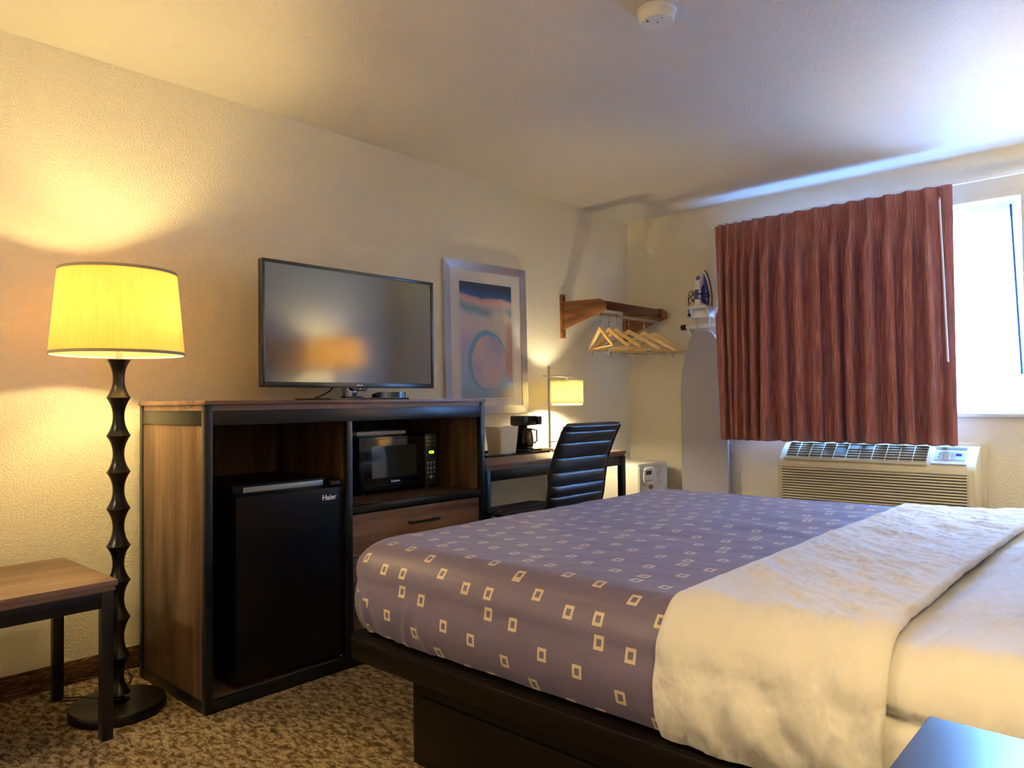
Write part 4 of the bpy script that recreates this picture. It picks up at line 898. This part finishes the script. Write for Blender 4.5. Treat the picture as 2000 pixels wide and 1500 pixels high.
ir = thing('clothes_iron', 'white and blue steam iron standing on its heel with black cord wrapped round', 'iron', (0.665, 4.80, 1.7165))
ic = 0.665
def iron_out(w, zt, z0=1.7185, n=14, sh=0.0):
    pts = []
    for k in range(n + 1):
        s = k / n; pts.append((ic + sh + w * (max(0.0, math.cos(PI / 2 * s)) ** 0.62), z0 + 0.05 + (zt - z0 - 0.05) * s))
    r = [(ic + sh + w * 0.93, z0)] + pts; l = [(2 * (ic + sh) - x, z) for x, z in r[::-1]][1:]
    return r + l
MB().prism(iron_out(0.056, 1.985), 'Y', 4.832, 4.838, 0.001).build('soleplate', m_steel, ir)
MB().prism(iron_out(0.055, 1.980), 'Y', 4.812, 4.8315, 0.004).build('skirt', m_white_paint, ir)
MB().prism(iron_out(0.049, 1.962), 'Y', 4.785, 4.8115, 0.008).build('water_tank', m_blue, ir)
b = MB(); b.prism([(4.7845, 1.955), (4.770, 1.950), (4.745, 1.925), (4.722, 1.890), (4.716, 1.850), (4.722, 1.800), (4.716, 1.740), (4.720, 1.7185), (4.7845, 1.7185), (4.7845, 1.742), (4.752, 1.752), (4.748, 1.80), (4.750, 1.848), (4.7845, 1.878)], 'X', ic - 0.020, ic + 0.020, 0.006, 3); b.build('handle', m_white_paint, ir)
MB().box(ic - 0.013, ic + 0.013, 4.7095, 4.7175, 1.765, 1.835, 0.003).build('grip_inlay', m_blue, ir)
MB().ball((ic, 4.738, 1.915), 0.017, 3, (0.9, 0.8, 1.2)).build('steam_button', simple('button_violet', (0.14, 0.10, 0.48), 0.3), ir)
MB().prism(iron_out(0.050, 1.752, 1.7180, 8), 'Y', 4.75, 4.8445, 0.004).build('heel', m_white_paint, ir) if False else MB().box(ic - 0.046, ic + 0.046, 4.745, 4.838, 1.7165, 1.728, 0.003).build('heel', m_white_paint, ir)
g = MB(); pts = []
for k in range(90):
    t = k / 89; a = t * 2 * PI * 3.6
    pts.append((ic + (0.055 + 0.006 * math.sin(9 * t)) * math.cos(a), 4.775 + 0.060 * math.sin(a) * (1.0 if math.sin(a) < 0 else 0.98), 1.785 + 0.030 * math.sin(a * 0.31 + 1) + 0.014 * math.sin(5 * a * 0.37)))
g.tube(pts, 0.0032, 6)
g.tube([pts[0], (ic + 0.03, 4.715, 1.80), (ic - 0.02, 4.700, 1.80), (ic - 0.052, 4.700, 1.775), (ic - 0.060, 4.700, 1.74), (ic - 0.058, 4.698, 1.70), (ic - 0.052, 4.698, 1.67)], 0.0032, 6)
g.tube([(ic - 0.03, 4.71, 1.83), (ic - 0.055, 4.71, 1.82), (ic - 0.065, 4.71, 1.77), (ic - 0.05, 4.71, 1.73), (ic - 0.035, 4.71, 1.76), (ic - 0.05, 4.71, 1.80)], 0.0032, 6)
g.build('cord', m_rubber, ir)
b = MB().prism([(ic - 0.058, 1.668), (ic - 0.046, 1.668), (ic - 0.040, 1.648), (ic - 0.064, 1.648)], 'Y', 4.690, 4.706, 0.002); pl = b.build('plug', m_rubber, ir)
b = MB().box(ic - 0.060, ic - 0.0585, 4.695, 4.701, 1.636, 1.648).box(ic - 0.0455, ic - 0.044, 4.695, 4.701, 1.636, 1.648); b.build('prong', m_chrome, pl)

# ------------------------------------------------------------------ safe on its stand
sf = thing('room_safe', 'cream steel safe with electronic keypad standing in the corner', 'safe', (0.22, 4.58, 0.34))
sy0, sy1, sx1, sz0, sz1 = 4.345, 4.735, 0.395, 0.335, 0.615
MB().box(0.03, sx1, sy0, sy1, sz0, sz1, 0.004).build('body', m_safe, sf)
dr = MB().box(sx1 + 0.0005, sx1 + 0.007, sy0 + 0.006, sy1 - 0.020, sz0 + 0.01, sz1 - 0.014, 0.002).build('door', m_safe, sf)
kp = []
kc = (4.465, 0.527)
for k in range(28):
    a = 2 * PI * k / 28; rx_, rz_ = 0.082, 0.062; ca_, sa_ = math.cos(a), math.sin(a)
    kp.append((kc[0] + rx_ * math.copysign(abs(ca_) ** 0.55, ca_), kc[1] + rz_ * math.copysign(abs(sa_) ** 0.55, sa_)))
ky = MB().prism(kp, 'X', sx1 + 0.007, sx1 + 0.024, 0.006, 3).build('keypad', m_white, dr)
MB().box(sx1 + 0.024, sx1 + 0.0248, 4.410, 4.480, 0.538, 0.566).build('display', m_ink, ky)
lettering('lettering', 'Onity', 0.024, (sx1 + 0.0245, 4.445, 0.492), FX, m_ink, ky, shear=0.3, bold=0.0004) if False else None
b = MB()
b.tube([(sx1 + 0.0245, 4.408 + 0.008 * math.cos(t), 0.494 + 0.010 * math.sin(t)) for t in [i * 0.5 for i in range(12)]], 0.0012, 5)
b.tube([(sx1 + 0.0245, 4.418 + 0.0045 * i, 0.497 + 0.005 * math.sin(i * 1.9)) for i in range(16)], 0.0011, 5)
b.build('script_logo', m_ink, ky)
b = MB()
for r_ in range(5):
    for c_ in range(3): b.box(sx1 + 0.024, sx1 + 0.0246, 4.497 + c_ * 0.014, 4.504 + c_ * 0.014, 0.556 - r_ * 0.016, 0.562 - r_ * 0.016)
b.build('keys', m_safe, ky)
MB().lathe([(0.030, sx1 + 0.007), (0.026, sx1 + 0.012)], (0, 4.498, 0.448), 24, axis='X').xf(Matrix.Translation((0, 4.498, 0.448)) @ Matrix.Diagonal((1, 1, 0.55, 1)) @ Matrix.Translation((0, -4.498, -0.448))).build('oval_badge', simple('badge_bronze', (0.25, 0.18, 0.11), 0.35, metal=0.6), dr)
b = MB()
for k, (w_, z_) in enumerate(((0.045, 0.575), (0.05, 0.566), (0.035, 0.552), (0.055, 0.545), (0.03, 0.530), (0.045, 0.515), (0.03, 0.505), (0.04, 0.480), (0.05, 0.472))):
    b.box(sx1 + 0.007, sx1 + 0.0075, 4.595, 4.595 + w_, z_ - 0.0018, z_ + 0.0018)
b.build('label_lines', m_redink, dr)
lettering('label_figure', '3', 0.030, (sx1 + 0.0078, 4.588, 0.532), FX, m_ink, dr)
st = thing('safe_stand', 'low walnut stand under the cream safe in the corner', 'stand', (0.22, 4.54, 0))
MB().box(0.02, 0.42, 4.30, 4.78, 0.316, 0.3345, 0.002).build('top', m_walnut_y, st)
for x in (0.035, 0.38):
    for y in (4.315, 4.74): MB().box(x, x + 0.025, y, y + 0.025, 0, 0.316, 0.001).build('leg', m_steel, st)

# ------------------------------------------------------------------ wall air conditioner
ac = thing('wall_air_conditioner', 'beige through-wall air conditioner below the curtain', 'air conditioner', (1.82, 4.72, 0.36))
A0, A1 = 1.262, 2.345; yf = 4.62
prof = [(yf, 0.34), (yf, 0.640), (yf + 0.004, 0.655), (yf + 0.014, 0.672)]
for k in range(1, 9):
    t = k / 8; prof.append((yf + 0.014 + 0.13 * math.sin(PI / 2 * t * 0.95) * 1.0, 0.672 + 0.118 * (1 - math.cos(PI / 2 * t)) ** 0.62 * 1.0 if False else 0.672 + 0.118 * t - 0.02 * t * t))
prof = [(yf, 0.34), (yf, 0.645), (yf + 0.006, 0.662), (yf + 0.030, 0.690), (yf + 0.065, 0.724), (yf + 0.10, 0.752), (yf + 0.135, 0.772), (yf + 0.17, 0.780), (YW - 0.004, 0.780), (YW - 0.004, 0.34)]
MB().prism(prof, 'X', A0, A1, 0.006, 3).build('housing', m_ac, ac)
b = MB().box(A0 - 0.018, A1 + 0.018, 4.80, YW - 0.0005, 0.36, 0.798, 0.004); b.build('wall_sleeve', m_ac, ac)
# front louvre panel
b = MB(); nsl = 17; zt, zbm = 0.628, 0.352
b.box(1.292, 2.302, yf - 0.003, yf - 0.0005, zbm, zt); b.build('louvre_backing', m_acdark, ac)
for k in range(nsl):
    z = zt - 0.006 - k * (zt - zbm - 0.012) / (nsl - 1)
    MB().prism([(yf - 0.0032, z - 0.0048), (yf - 0.0032, z + 0.0048), (yf - 0.008, z + 0.0042), (yf - 0.011, z - 0.003), (yf - 0.009, z - 0.0048)], 'X', 1.290, 2.305, 0.0008).build('louvre', m_ac, ac)
b = MB(); b.box(1.282, 1.290, yf - 0.010, yf - 0.0003, zbm, zt + 0.004, 0.001); b.box(2.305, 2.316, yf - 0.010, yf - 0.0003, zbm, zt + 0.004, 0.001); b.box(1.282, 2.316, yf - 0.010, yf - 0.0003, zt + 0.0042, zt + 0.012, 0.001)
b.build('louvre_frame', m_ac, ac)
# top discharge grille on the slope
def slope(t, off=0.0):
    y = yf + 0.022 + t * 0.105; z = 0.682 + t * 0.088 - 0.012 * (t * t - t) * 0.8
    return Vector((0, y - off * 0.62, z + off * 0.78))
GX0, GX1 = 1.305, 2.105
b = MB(); b.grid(lambda u, v: Vector((GX0 + u * (GX1 - GX0), *slope(v, 0.010)[1:])), 1, 8); b.build('grille_recess', m_acdark, ac, recalc=True)
ncell = 11; broken = {(3, 3), (4, 2), (4, 3), (4, 4), (5, 5), (6, 5), (3, 2)}
for k in range(7):
    t = 0.04 + 0.92 * k / 6; g = MB(); any_ = False
    for c_ in range(ncell):
        if (c_, k) in broken: continue
        x0 = GX0 + (GX1 - GX0) * c_ / ncell; x1 = GX0 + (GX1 - GX0) * (c_ + 1) / ncell; p = slope(t, 0.013); g.tube([(x0, p.y, p.z), (x1, p.y, p.z)], 0.0026, 6)
    g.build('grille_slat', m_ac, ac)
for c_ in range(ncell + 1):
    x = GX0 + (GX1 - GX0) * c_ / ncell; MB().tube([(x, *slope(k / 6, 0.013)[1:]) for k in range(7)], 0.0030, 6).build('grille_bar', m_ac, ac)
b = MB(); p = slope(0, 0.009); b.box(GX0 - 0.006, GX1 + 0.006, p.y - 0.012, p.y - 0.001, p.z - 0.014, p.z + 0.003, 0.002); b.build('grille_lip', m_ac, ac)
# control panel
b = MB()
def sl_quad(x0, x1, t0, t1, off, x0b=None, x1b=None):
    a_, c_ = slope(t0, off), slope(t1, off); return [(x0, a_.y, a_.z), (x1, a_.y, a_.z), (x1b or x1, c_.y, c_.z), (x0b or x0, c_.y, c_.z)]
def sl_slab(x0, x1, t0, t1, o0, o1):
    g = MB(); A_ = [g.bm.verts.new(p) for p in sl_quad(x0, x1, t0, t1, o0)]; B_ = [g.bm.verts.new(p) for p in sl_quad(x0, x1, t0, t1, o1)]
    fs = [g.bm.faces.new(A_), g.bm.faces.new(B_[::-1])] + [g.bm.faces.new((A_[i], B_[i], B_[(i+1) % 4], A_[(i+1) % 4])) for i in range(4)]
    bmesh.ops.recalc_face_normals(g.bm, faces=fs); return g
cp = sl_slab(2.128, 2.300, -0.02, 0.98, 0.002, 0.0125).build('control_panel', simple('ac_panel_white', (0.66, 0.72, 0.78), 0.35), ac)
sl_slab(2.138, 2.292, 0.16, 0.66, 0.0126, 0.0136).build('membrane', m_acpanel, cp)
sl_slab(2.138, 2.292, 0.78, 0.94, 0.0126, 0.0134).build('slot', m_acdark, cp)
sl_slab(2.243, 2.272, 0.42, 0.54, 0.0137, 0.0142).build('display', m_darkblue, cp)
for x, t in ((2.195, 0.5), (2.195, 0.38), (2.195, 0.26), (2.215, 0.5), (2.215, 0.38), (2.215, 0.26), (2.248, 0.28), (2.264, 0.28)):
    sl_slab(x - 0.006, x + 0.006, t - 0.035, t + 0.035, 0.0137, 0.0143).build('button', m_print_white, cp)
for x, t in ((2.162, 0.5), (2.160, 0.33)): sl_slab(x - 0.003, x + 0.003, t - 0.03, t + 0.03, 0.0137, 0.0142).build('mark', m_ink, cp)

# ------------------------------------------------------------------ curtain, track, wands, sheer
trk = thing('curtain_track', 'white traverse rod above the window carrying the rust curtain', 'curtain rod', (2.0, 4.80, 2.28))
MB().box(0.72, W - 0.03, 4.765, 4.785, 2.262, 2.282, 0.003).build('rod', m_white_paint, trk)
for x in (0.75, 1.9, 3.2): MB().box(x, x + 0.02, 4.7855, 4.8595, 2.262, 2.280, 0.002).build('bracket', m_white_paint, trk)
CX0, CX1, CZ0, CZ1 = 0.757, 2.246, 0.785, 2.262
top_p = [0.845, 0.895, 0.955, 1.015, 1.088, 1.180, 1.280, 1.375, 1.489, 1.604, 1.703, 1.805, 1.907, 2.020, 2.120]
bot_p = [0.865, 0.912, 0.952, 1.005, 1.085, 1.165, 1.275, 1.380, 1.500, 1.610, 1.700, 1.800, 1.915, 2.020, 2.125]
edges = lambda P, a, z: [a] + P + [z]
n_per = 22
def curtain_cols():
    """columns: (index of the pleat cell, phase -0.5..0.5 round its pleat)"""
    cols = [(-1, 0.0)] 
    return cols
NP = len(top_p)
def curt_pt(u, v):
    # u across (0..1 over NP pleats plus flat ends), v from bottom 0 to top 1
    z = CZ0 + (CZ1 - CZ0) * v
    f = u * (NP + 1.6) - 0.5        # -0.5 .. NP+1.1 ; pleat k centre at f = k + 0.5
    kk = min(NP - 1, max(0, int(math.floor(f)))); ph = f - kk - 0.5
    hv = max(0.0, (v - 0.925) / 0.075)            # heading zone
    blend = min(1.0, max(0.0, (0.93 - v) / 0.93)) ** 0.7
    P = [t + (q - t) * blend for t, q in zip(top_p, bot_p)]
    def bx(i):
        if i < 0: return P[0] - (P[1] - P[0]) if i == -1 else P[0] - 2 * (P[1] - P[0])
        if i >= NP: return P[-1] + (P[-1] - P[-2]) * (i - NP + 1)
        return P[i]
    g = f - 0.5; i0 = math.floor(g); fr_ = g - i0
    xl = bx(i0) * (1 - fr_) + bx(i0 + 1) * fr_
    x = xl
    left_end, right_end = CX0, CX1
    in_fold = 0 <= f <= NP
    seed = kk * 1.7
    pinch = math.exp(-((v - 0.925) / 0.022) ** 2)
    loc = P[min(NP - 1, kk + 1)] - P[max(0, kk - 1)]; loc = loc / (2 if 0 < kk < NP - 1 else 1)
    open_ = min(1.0, max(0.0, (0.925 - v) / 0.16)); open_ = open_ * open_ * (3 - 2 * open_)
    D = (0.034 + 0.060 * open_) * (0.85 + 0.22 * math.sin(seed * 3 + 1)) * min(1.0, 0.45 + loc / 0.18)
    n_ = 1.0 + 2.6 * (1 - open_) + 0.35 * math.sin(seed * 5)
    D *= 1 + 0.35 * pinch
    if v > 0.925: D = D * (1 - hv) + 0.034 * hv; n_ = 3.6 - 2.2 * hv
    y = 4.742
    if in_fold:
        q = ph + 0.05 * math.sin(seed * 2.3 + v * 2.2) * (1 - v)
        q = max(-0.5, min(0.5, q)) if abs(ph) < 0.499 else ph
        bell = ((1 + math.cos(2 * PI * q)) / 2) ** n_
        y -= D * bell
        x += loc * (0.085 + 0.02 * math.sin(seed)) * open_ * math.sin(4 * PI * q)
        x += 0.010 * math.sin(seed * 1.3 + v * 3.4) * (1 - v) * bell
        x += pinch * loc * 0.05 * math.sin(q * 34)
        y += 0.0035 * math.sin(q * 19 + seed * 2 + v * 2) * open_
    else:
        y -= 0.006 * math.sin(f * 6 + v * 2)
    y += 0.004 * wr(x * 3, 0, z * 0.8, 2.0)
    if f > NP:   # flat leading edge at the right, drifting outwards to the hem
        s = (f - NP) / 1.1; x0_ = bx(NP - 1) + (bx(NP - 1) - bx(NP - 2)) * 0.5
        x = x0_ + (CX1 + 0.0 - x0_) * min(1, s) ; y = 4.742 - 0.012 * math.sin(s * PI) - 0.02 * (1 - v) * math.sin(s * PI * 0.7)
    if f < 0:
        s = (-f) / 0.5; x0_ = bx(0) - (bx(1) - bx(0)) * 0.5; x = x0_ + (CX0 + 0.05 * (1 - v) - x0_) * min(1, s); rr = min(1.0, max(0.0, (v - 0.575) / 0.05)); rr = rr * rr * (3 - 2 * rr); y = 4.742 + 0.02 * s + 0.085 * rr * s ** 3
    return Vector((x, y, z + 0.004 * math.sin(f * 2 * PI) * (1 if v == 0 else 0)))
ct = thing('window_curtain', 'rust red pleated curtain drawn across most of the window', 'curtain', (1.51, 4.75, CZ0))
b = MB(); b.grid(curt_pt, int((NP + 1.6) * n_per), 90, lambda u, v: (u * 3.4, v * 1.48)); cl = b.build('cloth', m_curt, ct, ang=75)
mod = cl.modifiers.new('thickness', 'SOLIDIFY'); mod.thickness = 0.0015
def wand(parent, p0, p1, r, mat):
    MB().tube([p0, p1], r, 10).build('wand', mat, parent)
g = MB(); g.tube([(2.188, 4.716, 2.190), (2.190, 4.700, 2.186), (2.191, 4.695, 2.176)], 0.003, 8); wh = g.build('wand_hook', m_nickel, ct)
MB().tube([(2.190, 4.693, 2.174), (2.215, 4.680, 1.255)], 0.0055, 10).build('wand', m_white, ct)

shr = thing('sheer_curtain', 'white sheer curtain glowing in the uncovered end of the window', 'curtain', (1.75, 4.90, WZ0))
def sheer_pt(u, v, x0=WX0 + 0.01, x1=WX1 - 0.03):
    x = x0 + (x1 - x0) * u; z = WZ0 + 0.006 + (WZ1 - 0.012 - WZ0 - 0.006) * v
    ph = ((x - 2.305) / 0.118); f_ = ph - round(ph)
    y = 4.905 - 0.016 * math.exp(-(f_ / (0.10 + 0.12 * (1 - v))) ** 2) + 0.004 * math.sin(x * 40)
    return Vector((x, y, z))
b = MB(); b.grid(lambda u, v: sheer_pt(u, v * 0.925), 260, 20); b.build('voile', m_sheer, shr, ang=80)
b = MB(); b.grid(lambda u, v: sheer_pt(u, 0.925 + v * 0.075), 260, 6); b.build('heading', m_sheerhead, shr, ang=80)
m_wandblue = simple('dark_wand', (0.02, 0.06, 0.20), 0.4)
MB().tube([(2.500, 4.875, 2.125), (2.532, 4.872, 1.18)], 0.0062, 8).build('wand', m_wandblue, shr)

# ------------------------------------------------------------------ smoke detector
sx_, sy_ = 1.825, 2.265
sd = thing('smoke_detector', 'round white smoke detector on the ceiling', 'smoke detector', (sx_, sy_, H))
MB().lathe([(0.070, H - 0.0005), (0.070, H - 0.008), (0.066, H - 0.011)], (sx_, sy_, 0), 48).build('base', m_white_paint, sd)
MB().lathe([(0.064, H - 0.0112), (0.062, H - 0.034), (0.056, H - 0.043), (0.001, H - 0.045)], (sx_, sy_, 0), 48, close=False).build('cover', m_white_paint, sd)
MB().box(sx_ - 0.020, sx_ - 0.014, sy_ - 0.040, sy_ - 0.030, H - 0.0462, H - 0.0445).build('vent_slot', m_ink, sd)
MB().lathe([(0.003, H - 0.0462), (0.003, H - 0.0445)], (sx_ + 0.006, sy_ - 0.006, 0), 12).build('test_light', m_ink, sd)
MB().lathe([(0.004, H - 0.0462), (0.004, H - 0.0445)], (sx_ + 0.032, sy_ - 0.02, 0), 12).build('sensor_hole', m_nickel, sd)

for o in bpy.data.objects:
    if 'org' in o: del o['org']
